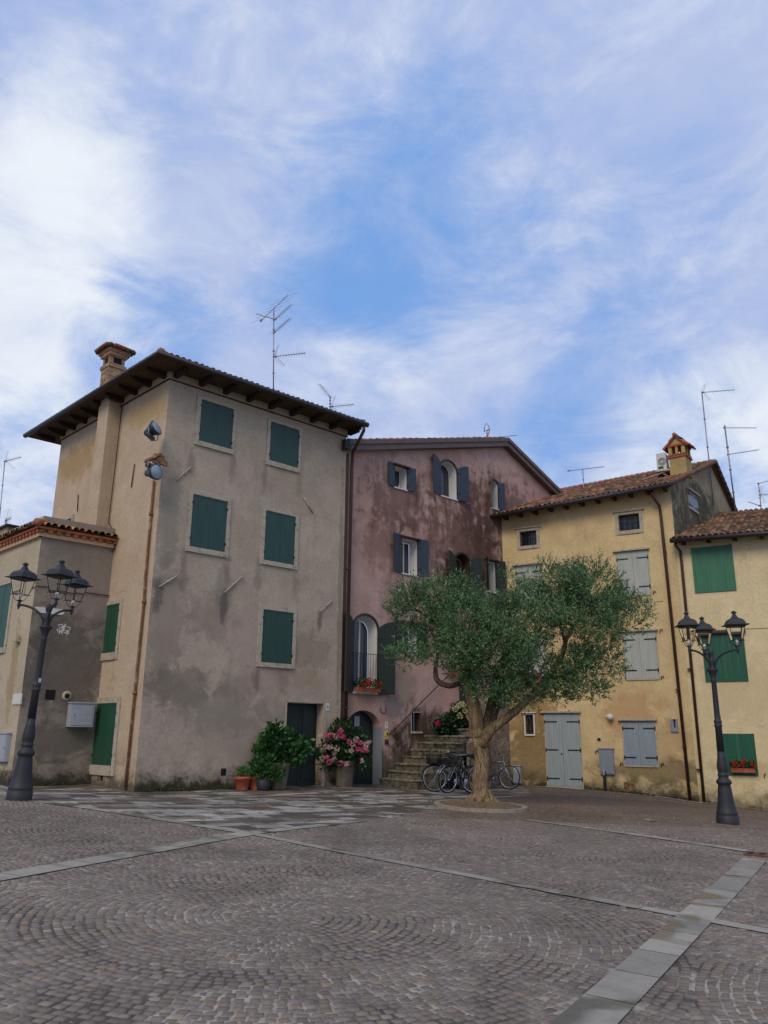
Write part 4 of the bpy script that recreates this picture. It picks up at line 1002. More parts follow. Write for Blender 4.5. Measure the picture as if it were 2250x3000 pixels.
for i in range(1):
    mb.face([FP.pt(du1-.003, dz0, 0.002), FP.pt(du1-.003, dz0, -.33), FP.pt(du1-.003, dzs+.1, -.33), FP.pt(du1-.003, dzs+.1, .002)])
mb.box(FP, du1+.0, du1+.09, dz0, dzs+.02, -.01, .01); mb.build('door_surround', M['cabinet2'], ph)
# handrail rod, ring marks
mb = MB(); hp_ = [FP.pt(*FP.hit(*q, .1), .1) for q in (Z6(530, 1112), Z6(925, 712), Z6(1070, 570))]; mb.tube(hp_, .02, 6); mb.tube([hp_[0], hp_[0]-FP.ey*.1], .015, 6); mb.build('handrail', M['iron'], ph)
mb = MB(); a, b_ = FP.hit(*Z6(475, 905)); mb.tube([FP.pt(a+.13*math.cos(t_), b_+.13*math.sin(t_), .02) for t_ in [R_(150+i*24) for i in range(11)]], .014, 6); mb.build('iron_ring', M['rust'], ph)

# house number plates, yellow shield, bell
def text_mesh(s, F, u, z, d, size, mat, name, parent=None, base=None, align='CENTER'):
    cu_ = bpy.data.curves.new(name, 'FONT'); cu_.body = s; cu_.size = size; cu_.align_x = align; cu_.align_y = 'CENTER'; cu_.extrude = .001
    to = bpy.data.objects.new('tmp', cu_); COL.objects.link(to); dg = bpy.context.evaluated_depsgraph_get(); me = bpy.data.meshes.new_from_object(to.evaluated_get(dg))
    bpy.data.objects.remove(to); sgn = 1 if F.ex.cross(Z).dot(F.ey) > 0 else -1
    # text runs along +x seen from outside; choose the direction that reads left to right
    ex = F.ex
    org = Vector(base) if base is not None else (Vector(parent.location) if parent is not None and parent.parent is None else Vector((0, 0, 0)))
    r = parent
    while r is not None and r.parent is not None: r = r.parent
    if r is not None: org = Vector(r.location)
    if ex.cross(Z).dot(F.ey) < 0 and False: ex = -ex
    right = Z.cross(F.ey)                         # viewer facing the wall sees this to the right
    for v in me.vertices: v.co = F.pt(u, z, d) + right*v.co.x + Z*v.co.y + F.ey*v.co.z - org
    me.materials.clear(); me.materials.append(mat); o = bpy.data.objects.new(name, me); COL.objects.link(o)
    if parent: o.parent = parent
    return o
def plate(F, cx, cy, w_, h_, text, label, mat='white', name='house_number', ink='ink', d=.015, oval=False, cat='number plate'):
    u, z = F.hit(cx, cy); rt = root(name, F.pt(u, z), label, cat)
    mb = MB()
    if oval: mb.prism(F, [(u+w_/2*math.cos(2*math.pi*i/16), z+h_/2*math.sin(2*math.pi*i/16)) for i in range(16)], 0, d)
    else: mb.box(F, u-w_/2, u+w_/2, z-h_/2, z+h_/2, 0, d)
    mb.build('plate', M[mat], rt)
    if text: text_mesh(text, F, u, z, d+.002, h_*.62, M[ink], 'numeral', rt)
    return rt
plate(FA, *Z4(1428, 1075), .13, .22, '6', 'white house number plate reading 6, right of the grey house door')
plate(FP, *Z6(503, 1035), .13, .21, '7', 'pale green-white house number plate above the yellow oval plate on the pink wall')
M['yel'] = simple('yellow_enamel', lin(214, 188, 84), .4, .15, 14)
yr = plate(FP, *Z6(503, 1112), .19, .29, None, 'yellow oval enamel badge on the pink wall beside the arched door', 'yel', 'wall_badge', oval=True, cat='badge')
u, z = FP.hit(*Z6(503, 1112)); mb = MB(); mb.prism(FP, [(u-.01, z+.0), (u+.05, z-.02), (u+.06, z+.06), (u+.01, z+.08)], .015, .02); mb.box(FP, u-.05, u-.035, z-.08, z-.02, .015, .02); mb.box(FP, u+.0, u+.015, z-.09, z-.03, .015, .02); mb.build('emblem', M['ink'], yr)
u, z = FP.hit(*Z6(503, 1172)); mb = MB(); mb.box(FP, u-.07, u+.07, z-.07, z+.07, 0, .03); mb.tube([FP.pt(u, z, .03), FP.pt(u, z, .04)], .03, 10)
top_mesh(mb, 'door_bell', M['copper'], FP.pt(u, z), 'small dark square bell box below the yellow oval badge', 'bell')
#@@PART3
# ================================================================== YELLOW HOUSE
uY = FC.hit(1972, 1520)[0]
yb = FC.pt(3, 0); yh = root('yellow_house', (yb.x, yb.y, G(yb.x, yb.y)), 'ochre yellow plastered house with pale shutters and tall chimney behind the olive tree', 'house')
EL = FC.hit(1462, 1508, .55); ER = FC.hit(1955, 1418, .55)
def ez(u): return EL[1] + (ER[1]-EL[1])*(u-EL[0])/(ER[0]-EL[0])
SFA = R_(38); FS = Fr(FC.pt(uY, 0), Vector((math.sin(SFA), math.cos(SFA), 0)), Vector((math.cos(SFA), -math.sin(SFA), 0)))
yd = rect(FC, Z8(305, 695), Z8(515, 692), Z8(530, 1150), Z8(318, 1138))
sm1 = rect(FC, Z7(240, 897), Z7(335, 882), Z7(337, 970), Z7(242, 977)); sm2 = rect(FC, Z7(803, 803), Z7(922, 784), Z7(926, 878), Z7(808, 893))
ys3 = rect(FC, Z8(185, 712), Z8(234, 712), Z8(236, 832), Z8(188, 830))
mb = MB(); wall(mb, FC, [(-.05, -1), (uY, -1), (uY, ez(uY)+.2), (-.05, ez(0)+.2)], [rp(*sm1), rp(*sm2), rp(*ys3)], reveal=.22)
mb.mi = 1; apd, bkd = 5.72, 8.9; zf = ez(uY)+.2
PITY = math.tan(R_(22)); zap = ez(uY)+.1+PITY*(5.65+.55)
wall(mb, FS, [(0, 4), (9.2, 4), (9.2, zap-.55*3.4), (5.72, zap-.12), (0, zf)])
mb.build('wall', [M['yellow_plaster'], M['side_plaster']], yh)
# roof
cosS = math.cos(SFA-(AZC+math.pi/2)); tanS = math.tan(SFA-(AZC+math.pi/2))
E0 = FC.pt(-.35, ez(-.35), .55); E1 = FC.pt(uY+.12, ez(uY), .55); eu = (E1-E0); WY = eu.length; eu = eu.normalized(); ed = (-outC+Z*PITY).normalized(); sly = math.sqrt(1+PITY**2)
LY = 6.2*sly
mb = MB(); mb.col = lin(120, 80, 60)
mb.face([E0, E1, E1+eu*(6.2*tanS)+ed*LY, E0+ed*LY]); mb.face([E0-Z*.05, E1-Z*.05, E1, E0])
tile_slope(mb, E0, eu, ed, WY+1.2, LY, clip=lambda u, l: u < WY+.0+l/sly*tanS, cb=lin(148, 106, 82))
R0_ = E0+ed*LY; R1_ = E1+eu*(6.2*tanS)+ed*LY
db = (-outC-Z*.55).normalized(); mb.col = lin(120, 80, 60); mb.face([R0_, R1_, R1_+db*4.2+eu*.5, R0_+db*4.2])
for i in range(34):
    a, b_ = R0_.lerp(R1_, i/34), R0_.lerp(R1_, (i+1.1)/34); mb.col = tuple(v*random.uniform(.6, 1.2) for v in lin(150, 110, 84)); mb.tube([a+Z*.06, b_+Z*.04], [.12, .1], 8)
for i in range(24):                                # verge tiles along the side wall
    a, b_ = E1.lerp(R1_, i/24), E1.lerp(R1_, (i+1.1)/24); mb.col = tuple(v*random.uniform(.6, 1.2) for v in lin(130, 100, 80)); mb.tube([a+Z*.05, b_+Z*.03], [.10, .085], 7)
for i in range(12):
    e_ = R1_+db*4.2+eu*.5; a, b_ = R1_.lerp(e_, i/12), R1_.lerp(e_, (i+1.1)/12); mb.col = tuple(v*random.uniform(.5, 1.0) for v in lin(90, 84, 80)); mb.tube([a+Z*.05, b_+Z*.03], [.10, .085], 7)
mb.build('roof', M['tile'], yh)
mb = MB(); mb.face([E0-Z*.06, E1-Z*.06, E1+outC*-.75-Z*-.14, E0-outC*.75+Z*.14]); mb.build('soffit', M['soffit'], yh)
for i in range(11): u = .25+i*(uY-.4)/10; rafter(FC, u, .02, .42, ez(u)+.02, yh, .12, .15)
gutter(yh, [E0+outC*.09-Z*.05, E1+outC*.09-Z*.05+eu*.02], .085, 'gutter')
# small barred windows
def barred(house, F, hole, fr, dep=.2, bars=(4, 3), frameM='stone'):
    u0, u1, z0, z1 = hole; mb = MB(); p = .03
    mb.box(F, fr[0], u0, fr[2], fr[3], -.02, p); mb.box(F, u1, fr[1], fr[2], fr[3], -.02, p); mb.box(F, u0, u1, z1, fr[3], -.02, p); mb.box(F, u0, u1, fr[2], z0, -.02, p+.02)
    mb.box(F, fr[0]-.08, fr[1]+.08, fr[3]+.002, fr[3]+.035, -.02, .09)
    w_ = mb.build('window', M[frameM], house)
    g = MB(); g.face([F.pt(u, z, -dep+.02) for u, z in rp(u0, u1, z0, z1)]); g.build('pane', M['pane'], w_)
    b_ = MB(); cf = .05
    b_.box(F, u0, u0+cf, z0, z1, -dep+.02, -dep+.06); b_.box(F, u1-cf, u1, z0, z1, -dep+.02, -dep+.06); b_.box(F, u0+cf, u1-cf, z0, z0+cf, -dep+.02, -dep+.06); b_.box(F, u0+cf, u1-cf, z1-cf, z1, -dep+.02, -dep+.06); b_.box(F, (u0+u1)/2-.02, (u0+u1)/2+.02, z0+cf, z1-cf, -dep+.02, -dep+.06)
    b_.build('casement', M['copper'], w_)
    if bars:
        g = MB()
        for i in range(bars[0]): u = u0+(u1-u0)*(i+.5)/bars[0]; g.tube([F.pt(u, z0, -.06), F.pt(u, z1, -.06)], .012, 6)
        for i in range(bars[1]): z = z0+(z1-z0)*(i+.5)/bars[1]; g.tube([F.pt(u0, z, -.045), F.pt(u1, z, -.045)], .012, 6)
        g.build('grille', M['iron'], w_)
barred(yh, FC, sm1, rect(FC, Z7(220, 885), Z7(352, 862), Z7(355, 985), Z7(228, 997)))
barred(yh, FC, sm2, rect(FC, Z7(783, 790), Z7(942, 765), Z7(945, 898), Z7(792, 913)))
mb = MB(); q = ys3; w_ = .05
barred(yh, FC, ys3, (q[0]-.05, q[1]+.05, q[2]-.06, q[3]+.05), bars=None, frameM='white')
# shuttered windows with strap hinges
def strap_window(house, F, sh, mat, lint=True, border=.05, rows=(.17, .83), name='window', sname='shutter', d=.01, bottom=True, fm='stone'):
    u0, u1, z0, z1 = sh; mb = MB()
    mb.box(F, u0-border, u0-.004, z0-border, z1+.01, -.02, .02); mb.box(F, u1+.004, u1+border, z0-border, z1+.01, -.02, .02)
    if bottom: mb.box(F, u0-.004, u1+.004, z0-border-.01, z0-.004, -.02, .04)
    if lint: mb.box(F, u0-.16, u1+.10, z1+.012, z1+.07, -.02, .13)
    w_ = mb.build(name, M[fm], house)
    hinge_shutters(w_, F, u0, u1, z0, z1, M[mat], d, rows, name=sname)
    return w_
r1 = rect(FC, Z7(798, 1013), Z7(967, 997), Z7(985, 1245), Z7(815, 1262)); strap_window(yh, FC, r1, 'paleleaf')
r2 = rect(FC, Z8(810, 212), Z8(975, 205), Z8(992, 492), Z8(812, 492)); r2 = (r1[0]+.0, r2[1], r2[2], r2[3]); strap_window(yh, FC, r2, 'paleleaf')
r3 = rect(FC, Z8(778, 752), Z8(968, 750), Z8(985, 1022), Z8(795, 1018)); strap_window(yh, FC, r3, 'greyleaf')
r4 = rect(FC, Z7(222, 1092), Z7(362, 1080), Z7(366, 1250), Z7(226, 1270)); H1 = r1[3]-r1[2]; r4 = (r4[0], r4[1], r4[3]-H1, r4[3]); strap_window(yh, FC, r4, 'paleleaf')
r5 = (r4[0]-.02, r4[1]+.02, r2[2], r2[3]); strap_window(yh, FC, r5, 'paleleaf')
q = yd; dw = strap_window(yh, FC, (q[0]+.02, q[1]-.02, q[2]-.02, q[3]-.06), 'doorleaf', rows=(.1, .49, .88), name='door', sname='door_leaf', bottom=False)
mb = MB(); u = (q[0]+q[1])/2; mb.tube([FC.pt(u-.06, q[2]+1.1, .02), FC.pt(u-.06, q[2]+1.1, .07)], .025, 8); mb.build('handle', M['iron'], dw)
mb = MB(); mb.box(FC, q[0]-.05, q[1]+.05, q[2]-.4, q[2]-.03, -.1, .1); mb.build('doorstep', M['stone'], yh)
# wee side-wall window
def srect(F, tl, tr, br, bl): return rect(F, tl, tr, br, bl)
sw = srect(FS, Z9(545, 1045), Z9(675, 1110), Z9(685, 1350), Z9(560, 1285)); w_ = strap_window(yh, FS, (sw[0]+.03, sw[1]-.03, sw[2]+.06, sw[3]), 'greyleaf', border=.05, fm='stone')
# vents, hooks
vent(FC, yh, *Z8(275, 697), .13, .2, 'rust'); vent(FC, yh, *Z8(805, 1145), .24, .24, 'rust')
u, z = FC.hit(*Z8(633, 862)); mb = MB(); mb.tube([FC.pt(u, z, -.01), FC.pt(u, z, .015)], .08, 16); mb.mi = 1; mb.tube([FC.pt(u, z, .015), FC.pt(u, z, .019)], .05, 14); mb.build('flue_outlet', [M['stone'], M['dark']], yh)
for q in (Z8(1017, 490), Z8(767, 1015), Z8(1017, 1020), Z8(1008, 205), Z7(1008, 1243), Z8(618, 940)):
    u, z = FC.hit(*q); mb = MB(); mb.tube([FC.pt(u-.03, z-.06, .02), FC.pt(u-.02, z+.04, .05), FC.pt(u+.04, z+.07, .05), FC.pt(u+.06, z, .04)], .016, 6); mb.build('shutter_hook', M['iron'], yh)
# downpipes
def px3(F, q, d): return F.pt(*F.hit(*q, d), d)
top_ = px3(FC, Z7(995, 655), .5); pipe_on(yh, [top_, top_-Z*.22, px3(FC, Z7(1038, 745), .1), px3(FC, Z7(1046, 800), .1), px3(FC, (2022, 2346), .1)], .055, M['copper'], clamps=[px3(FC, q, .1) for q in (Z7(1068, 1010), Z8(1110, 560), Z8(1150, 905))])
# chimney
roofz = lambda d: ez(uY)+PITY*(.55-d)
cf = 1.9
cuL = FC.hit(*Z9(285, 700), -cf)[0]; cuR = FC.hit(*Z9(525, 700), -cf)[0]; cw = cuR-cuL; cz0 = roofz(-cf)-.1; cz1 = FC.hit(*Z9(400, 560), -cf)[1]; cz2 = FC.hit(*Z9(400, 395), -cf)[1]; czt = FC.hit(*Z9(345, 255), -cf+.1)[1]
cd_ = cw*1.15
_an = math.atan2(FC.ex.x, FC.ex.y)+R_(9); _ex = Vector((math.sin(_an), math.cos(_an), 0)); _ey = Vector((_ex.y, -_ex.x, 0))
if _ey.dot(FC.ey) < 0: _ey = -_ey
CHF = Fr(FC.pt(cuR, 0, -cf)-_ex*cuR+_ey*cf, _ex, _ey)
mb = MB(); mb.mi = 0; mb.box(CHF, cuL, cuR, cz0+.16, cz1, -cf-cd_, -cf)
# upper lantern of four brick piers with paired openings
pw_ = .13
for (a, b_) in ((cuL, cuL+pw_), ((cuL+cuR)/2-.045, (cuL+cuR)/2+.045), (cuR-pw_, cuR)):
    mb.box(CHF, a, b_, cz1+.15, cz2-.03, -cf-pw_, -cf); mb.box(CHF, a, b_, cz1+.15, cz2-.03, -cf-cd_, -cf-cd_+pw_)
for (a, b_) in ((-cf-cd_/2-.05, -cf-cd_/2+.05),): mb.box(CHF, cuR-pw_, cuR, cz1+.15, cz2-.03, a, b_); mb.box(CHF, cuL, cuL+pw_, cz1+.15, cz2-.03, a, b_)
mb.prism(CHF, [(cuL-.02, cz2+.06), (cuR+.02, cz2+.06), ((cuL+cuR)/2, czt-.05)], -cf-cd_, -cf+.0)
for f_i in range(len(mb.f)): mb.uv[f_i] = [((mb.v[i]-J).dot(CHF.ex)+(mb.v[i]-J).dot(CHF.ey), mb.v[i].z-3) for i in mb.f[f_i]]
M['chimplaster'] = stucco('chimney_plaster', lin(190, 166, 114), lin(160, 140, 92), moss=0, mottle=.6)
cm = mb.build('chimney', M['chimplaster'], yh)
mb = MB()
for z_, h_, o_ in ((cz1+.001, .06, .05), (cz1+.085, .06, .03), (cz2-.028, .08, .04)):
    mb.col = tuple(v*random.uniform(.8, 1.05) for v in lin(160, 94, 68)); mb.box(CHF, cuL-o_, cuR+o_, z_, z_+h_, -cf-cd_-o_, -cf+o_)
mb.build('brick_band', M['brick'], cm)
mb = MB(); apz = czt; ov = .14
for s_ in (-1, 1):
    um = (cuL+cuR)/2; ue = um+s_*(cw/2+ov); k = (apz-cz2-.08)/(cw/2)
    e_ = CHF.pt(ue, apz-k*(cw/2+ov), -cf+.08); r_ = CHF.pt(um, apz, -cf+.08); dd2 = -CHF.ey*(cd_+.16)
    mb.col = lin(140, 84, 60); mb.face([e_, r_, r_+dd2, e_+dd2]); mb.face([e_, r_, r_-Z*.06, e_-Z*.06])
    up = (r_-e_).normalized(); tile_slope(mb, e_, -CHF.ey, up, cd_+.16, (r_-e_).length, cb=lin(168, 100, 74), pitch=.17, course=.3, r=.075)
rt = CHF.pt((cuL+cuR)/2, apz+.03, -cf+.12); mb.col = lin(160, 104, 78); mb.tube([rt, rt-CHF.ey*(cd_+.2)], .08, 8)
mb.build('cap', M['tile'], cm)
# fascia of the gable in brick red
# air conditioner on a bracket beside the chimney
au0, az1 = FC.hit(*Z9(100, 520), -cf-.1); au1, az0 = FC.hit(*Z9(255, 735), -cf-.1)
ac = root('air_conditioner', FC.pt((au0+au1)/2, az0, -cf-.4), 'white air conditioner unit on a bracket left of the yellow house chimney', 'air conditioner')
AF = Fr(FC.pt(au1-.02, 0, -cf-.1), Vector((-FC.ex.x, -FC.ex.y, 0)), FC.ey)
M['acw'] = simple('off_white_plastic', lin(196, 196, 186), .5, .05, 5, bump=0)
mb = MB(); mb.box(FC, au0, au1, az0, az1, -cf-.75, -cf-.1); mb.build('body', M['acw'], ac)
mb = MB()
for i in range(5): z = az0+(az1-az0)*(.08+.03*i); mb.box(FC, au0+.05, au1-.12, z, z+.012, -cf-.1, -cf-.09)
um, zm_, rr = au1-.16, (az0+az1)/2-.0, .15
for k in range(3): mb.tube([FC.pt(um+rr*(1-.3*k)*math.cos(t_), zm_+rr*(1-.3*k)*math.sin(t_), -cf-.09) for t_ in [i*math.pi/8 for i in range(17)]], .008, 5)
mb.build('grille', M['ink'], ac)
mb = MB(); mb.box(FC, au0-.06, cuL, az0-.06, az0-.002, -cf-.8, -cf-.05); mb.tube([FC.pt(cuL, az0-.35, -cf-.15), FC.pt(au0+.1, az0-.05, -cf-.15)], .02, 6); mb.tube([FC.pt(au0+.35, az0-.05, -cf-.2), FC.pt(au0-.5, roofz(-cf+.6)+.12, -cf+.6)], .018, 6); mb.build('bracket', M['stone'], ac)
# wall cabinets and the little notice board on its post
cabinet(FC, rect(FC, Z8(635, 922), Z8(722, 922), Z8(730, 1075), Z8(643, 1072)), .1, 'notice_board', 'grey metal wall cabinet with a black post below, left of the lowest shuttered window', 'cabinet2', panel=False, cat='cabinet')
nb = bpy.data.objects['notice_board']; nb.name = 'wall_cabinet'
u, z = FC.hit(*Z8(665, 1075), .14); u2, z2 = FC.hit(*Z8(669, 1168), .14)
mb = MB(); mb.box(FC, u-.045, u+.045, G(*FC.pt(u, 0, .14).xy)-.02, z+.12, .11, .19); mb.mi = 1; mb.box(FC, u-.03, u+.03, z-.02, z+.18, .19, .2); mb.build('post', [M['iron'], M['cabinet']], nb)
cabinet(FC, rect(FC, Z8(1063, 737), Z8(1108, 740), Z8(1118, 820), Z8(1070, 820)), .05, 'meter_box', 'small grey meter box with dark lock between the window and the left downpipe', 'cabinet2', panel=False, hood=False)
q = rect(FC, Z8(1063, 737), Z8(1108, 740), Z8(1118, 820), Z8(1070, 820)); mb = MB(); mb.box(FC, q[1]-.13, q[1]-.07, q[2]+.16, q[2]+.42, .062, .07); mb.tube([FC.pt(q[1]-.1, q[2]+.4, .06), FC.pt(q[1]-.1, q[2]+.4, .085)], .045, 10)
mbo = [o for o in bpy.data.objects if o.name.startswith('meter_box')][0]; mb.build('handle', M['ink'], mbo)
cabinet(FC, rect(FC, Z8(115, 1025), Z8(160, 1025), Z8(162, 1128), Z8(118, 1128)), .12, 'utility_box', 'narrow grey cabinet low on the yellow wall beside the stone flank wall', 'cabinet', panel=False)
# bulkhead lamp
u, z = FC.hit(*Z8(705, 728)); wl = root('wall_lamp', FC.pt(u, z), 'round white wall lamp above and left of the lowest shuttered window', 'wall lamp')
mb = MB(); mb.tube([FC.pt(u-.12, z+.03, 0), FC.pt(u-.12, z+.03, .06)], .06, 12); mb.tube([FC.pt(u-.12, z+.03, .06), FC.pt(u, z+.03, .14)], .025, 8); mb.build('bracket', M['white'], wl)
mb = MB(); mb.tube([FC.pt(u, z-.10, .16), FC.pt(u, z-.08, .16), FC.pt(u, z, .16), FC.pt(u, z+.08, .16), FC.pt(u, z+.11, .16)], [.03, .09, .125, .09, .03], 14); mb.build('globe', M['white'], wl)

# ================================================================== HOUSE WITH GREEN SHUTTERS
gb = FC.pt(uY+2, 0); gv = root('green_shuttered_house', (gb.x, gb.y, G(gb.x, gb.y)), 'pale yellow plastered house with bright green shutters at the right edge', 'house')
GL = FC.hit(1966, 1582, .5); GR = FC.hit(2250, 1560, .5)
def gz_(u): return GL[1]+(GR[1]-GL[1])*(u-GL[0])/(GR[0]-GL[0])
UE = uY+6.5
mb = MB(); wall(mb, FC, [(uY+.002, -1.2), (UE, -1.2), (UE, gz_(UE)+.15), (uY+.002, gz_(uY)+.15)], d=.015)
mb.face([FC.pt(uY+.002, -1, .015), FC.pt(uY+.002, -1, -.02), FC.pt(uY+.002, gz_(uY)+.1, -.02), FC.pt(uY+.002, gz_(uY)+.1, .015)], uv=[(0, 0)]*4)
mb.build('wall', M['pale_yellow'], gv)
PG = math.tan(R_(20)); g0 = FC.pt(GL[0], gz_(GL[0]), .5); g1 = FC.pt(UE, gz_(UE), .5); geu = (g1-g0); WG = geu.length; geu.normalize(); ged = (-outC+Z*PG).normalized(); slg = math.sqrt(1+PG*PG); LG = 7.4*slg
mb = MB(); mb.col = lin(96, 76, 60)
off = lambda l: max(0, (l/slg-.5)*tanS+.05)
mb.face([g0, g1, g1+ged*LG, g0+ged*LG+geu*(7.0*tanS)]); mb.face([g0-Z*.05, g1-Z*.05, g1, g0])
tile_slope(mb, g0, geu, ged, WG, LG, clip=lambda u, l: u > off(l), cb=lin(150, 118, 92), course=.3, pitch=.2, r=.092, seg=6)
mb.build('roof', M['tile'], gv)
mb = MB(); mb.face([g0-Z*.06, g1-Z*.06, g1-outC*.7+Z*.12, g0-outC*.7+Z*.12]); mb.build('soffit', M['soffit'], gv)
for i in range(8): u = uY+.3+i*.85; rafter(FC, u, .02, .38, gz_(u)+.02, gv, .12, .14)
gutter(gv, [g0+outC*.08-Z*.04-geu*.03, g1+outC*.08-Z*.04], .085)
top_ = px3(FC, Z7(1130, 950), .45); pipe_on(gv, [top_, top_-Z*.15, px3(FC, Z7(1157, 1005), .1), px3(FC, Z7(1163, 1050), .1), px3(FC, (2063, 2350), .1)], .05, M['copper'], clamps=[px3(FC, q, .1) for q in (Z8(1180, 435), Z8(1235, 1045))])
def plain_shutters(house, F, sh, mat, d=.015, ledge=True):
    u0, u1, z0, z1 = sh; mb = MB(); b_ = .06
    mb.box(F, u0-.02, u0+b_, z0-.02, z1, d-.02, d+.04); mb.box(F, u1-b_, u1+.02, z0-.02, z1, d-.02, d+.04); mb.box(F, u0+b_, u1-b_, z0-.02, z0+b_, d-.02, d+.04)
    for f_i in range(len(mb.f)): mb.uv[f_i] = [(.25, .3)]*len(mb.f[f_i])
    w_ = mb.build('window', M[mat], house); um = (u0+u1)/2
    for a, e in ((u0+b_, um-.004), (um+.004, u1-b_)): s = MB(); uvbox(s, F, a, e, z0+b_, z1-.01, d-.01, d+.025); s.build('shutter', M[mat], w_)
    if ledge: mb = MB(); mb.box(F, u0-.1, u1+.1, z1+.0, z1+.07, d, d+.16); mb.build('ledge', M['copper'], house)
    return w_
plain_shutters(gv, FC, rect(FC, Z7(1222, 985), Z7(1448, 968), Z7(1477, 1228), Z7(1245, 1240)), 'greenc', ledge=False)
plain_shutters(gv, FC, rect(FC, Z8(1257, 222), Z8(1505, 215), Z8(1537, 508), Z8(1285, 508)), 'greend')
lg = rect(FC, Z8(1372, 825), Z8(1570, 828), Z8(1597, 1080), Z8(1400, 1078)); lg = (lg[0]-.02, lg[1], lg[2], lg[3]); plain_shutters(gv, FC, lg, 'greend', ledge=False, d=.012)
u, z = FC.hit(*Z8(1637, 1083)); mb = MB(); mb.tube([FC.pt(u, z-.08, .04), FC.pt(u, z+.03, .05), FC.pt(u+.05, z+.06, .05)], .015, 6); mb.build('shutter_hook', M['iron'], gv)
mb = MB(); a = [FC.pt(*FC.hit(*q, .03), .03) for q in (Z8(1000, 200), Z8(1250, 203), Z8(1659, 205))]; mb.tube([FC.pt(uY+.05, a[1].z, .03), FC.pt(UE-1, a[1].z-.02, .03)], .01, 5); mb.build('cable', M['stone'], gv)

# ================================================================== STAIRS along the pink wall
M['rubble'] = None
m, t, b = base_mat('rubble_stone'); co = t.new('ShaderNodeTexCoord').outputs['Object']
wv = t.vmath('ADD', co, t.vmath('SCALE', t.comb(t.noise(co, 3, 3), t.noise(t.mapping(co, loc=(5, 5, 5)), 3, 3), t.noise(t.mapping(co, loc=(9, 1, 2)), 3, 3)), (0, 0, 0)))
v3 = t.mapping(wv, scale=(3.2, 3.2, 6.0)); de = t.vor(v3, 1, 'DISTANCE_TO_EDGE'); vc = t.vor(v3, 1, 'F1', 'Color')
k = t.sep(vc)[0]; n = t.noise(co, 12, 6, .7); n2 = t.noise(co, 1.4, 6, .6)
c_ = t.mix(k, lin(126, 106, 92), lin(168, 148, 130)); c_ = t.mix(t.rng(n, .35, .75, 0, .6), c_, lin(96, 82, 68)); c_ = t.mix(t.rng(de, .09, .03), c_, lin(150, 134, 116)); c_ = t.mix(t.math('MULTIPLY', t.rng(n2, .45, .65), .5), c_, lin(92, 84, 64))
t.put(b.inputs['Base Color'], c_); b.inputs['Roughness'].default_value = .95; t.put(b.inputs['Normal'], t.bump(t.math('ADD', t.rng(de, 0, .15), t.math('MULTIPLY', n, .4)), .9, .05)); M['rubble'] = m
m, t, b = base_mat('mossy_stone'); co = t.new('ShaderNodeTexCoord').outputs['Object']
at = t.new('ShaderNodeVertexColor', layer_name='Col').outputs[0]; n = t.noise(co, 5, 8, .7); nz = t.sep(t.new('ShaderNodeNewGeometry').outputs['Normal'])[2]
f = t.rng(t.noise(co, 22, 5, .7), .2, .8, .6, 1.3); c_ = t.mix(1.0, at, t.comb(f, f, f), 'MULTIPLY')
c_ = t.mix(t.math('MULTIPLY', t.rng(n, .44, .6), .75), c_, lin(64, 62, 42)); c_ = t.mix(t.math('MULTIPLY', t.rng(t.noise(t.mapping(co, loc=(3, 3, 3)), 3, 7, .7), .54, .64), .8), c_, lin(36, 34, 28))
t.put(b.inputs['Base Color'], c_); b.inputs['Roughness'].default_value = .9; t.put(b.inputs['Normal'], t.bump(n, .8, .05)); M['mossy'] = m
SX = [(445, 1465), (522, 1400), (577, 1335), (640, 1270), (698, 1210), (755, 1150), (815, 1120)]
st = [FP.hit(*Z6(*q)) for q in SX]
run = (st[-1][0]-st[0][0])/6; rise = (st[-1][1]-st[0][1])/6
outp = gpx(*Z6(800, 1560)); SW = (outp-FP.pt(0, 0)).dot(FP.ey); SW = max(1.2, min(SW, 2.2))
uYJ = 0
s_root = root('stone_stairs', FP.pt(st[0][0], G(*FP.pt(st[0][0], 0).xy), SW/2), 'worn mossy stone steps climbing beside the pink house wall', 'stairs')
NS = 10
for k in range(NS):
    us = st[0][0]+run*k; zt_ = st[0][1]+rise*k; zb_ = (st[0][1]+rise*(k-1)-.02) if k else -1.2
    mb = MB(); d = .0; nb_ = 3
    cuts = [0.0]+sorted(random.uniform(.25, .8)*SW if i == 0 else random.uniform(.3, .9)*SW for i in range(1))+[SW+random.uniform(-.03, .05)]
    for i in range(len(cuts)-1):
        kk = random.uniform(.7, 1.25); mb.col = tuple(v*kk for v in lin(112, 104, 86)); jj = random.uniform(-.02, .02); e = random.uniform(-.012, .012)
        uend = us+run*3.2
        mb.box(FP, us+jj, uend, zb_-.0, zt_+e, cuts[i]+.006, cuts[i+1]-.006)
    # the riser is built up of thin rubble courses under the tread slab
    mb.col = lin(132, 126, 106); mb.box(FP, us-.03, us+run+.05, zt_-.05, zt_+.006, .01, SW+.03)
    o = mb.build('step', M['mossy'], s_root)
    bv = o.modifiers.new('bevel', 'BEVEL'); bv.width = .02; bv.segments = 2; bv.limit_method = 'ANGLE'
    sb = o.modifiers.new('sub', 'SUBSURF'); sb.subdivision_type = 'SIMPLE'; sb.levels = 4; sb.render_levels = 4
    tx_ = bpy.data.textures.get('rough') or bpy.data.textures.new('rough', 'CLOUDS'); tx_.noise_scale = .16; tx_.noise_depth = 3
    dm = o.modifiers.new('rough', 'DISPLACE'); dm.texture = tx_; dm.strength = .085; dm.mid_level = .5; dm.texture_coords = 'LOCAL'
uL1 = st[0][0]+run*NS; zLand = st[0][1]+rise*(NS-1)+.0
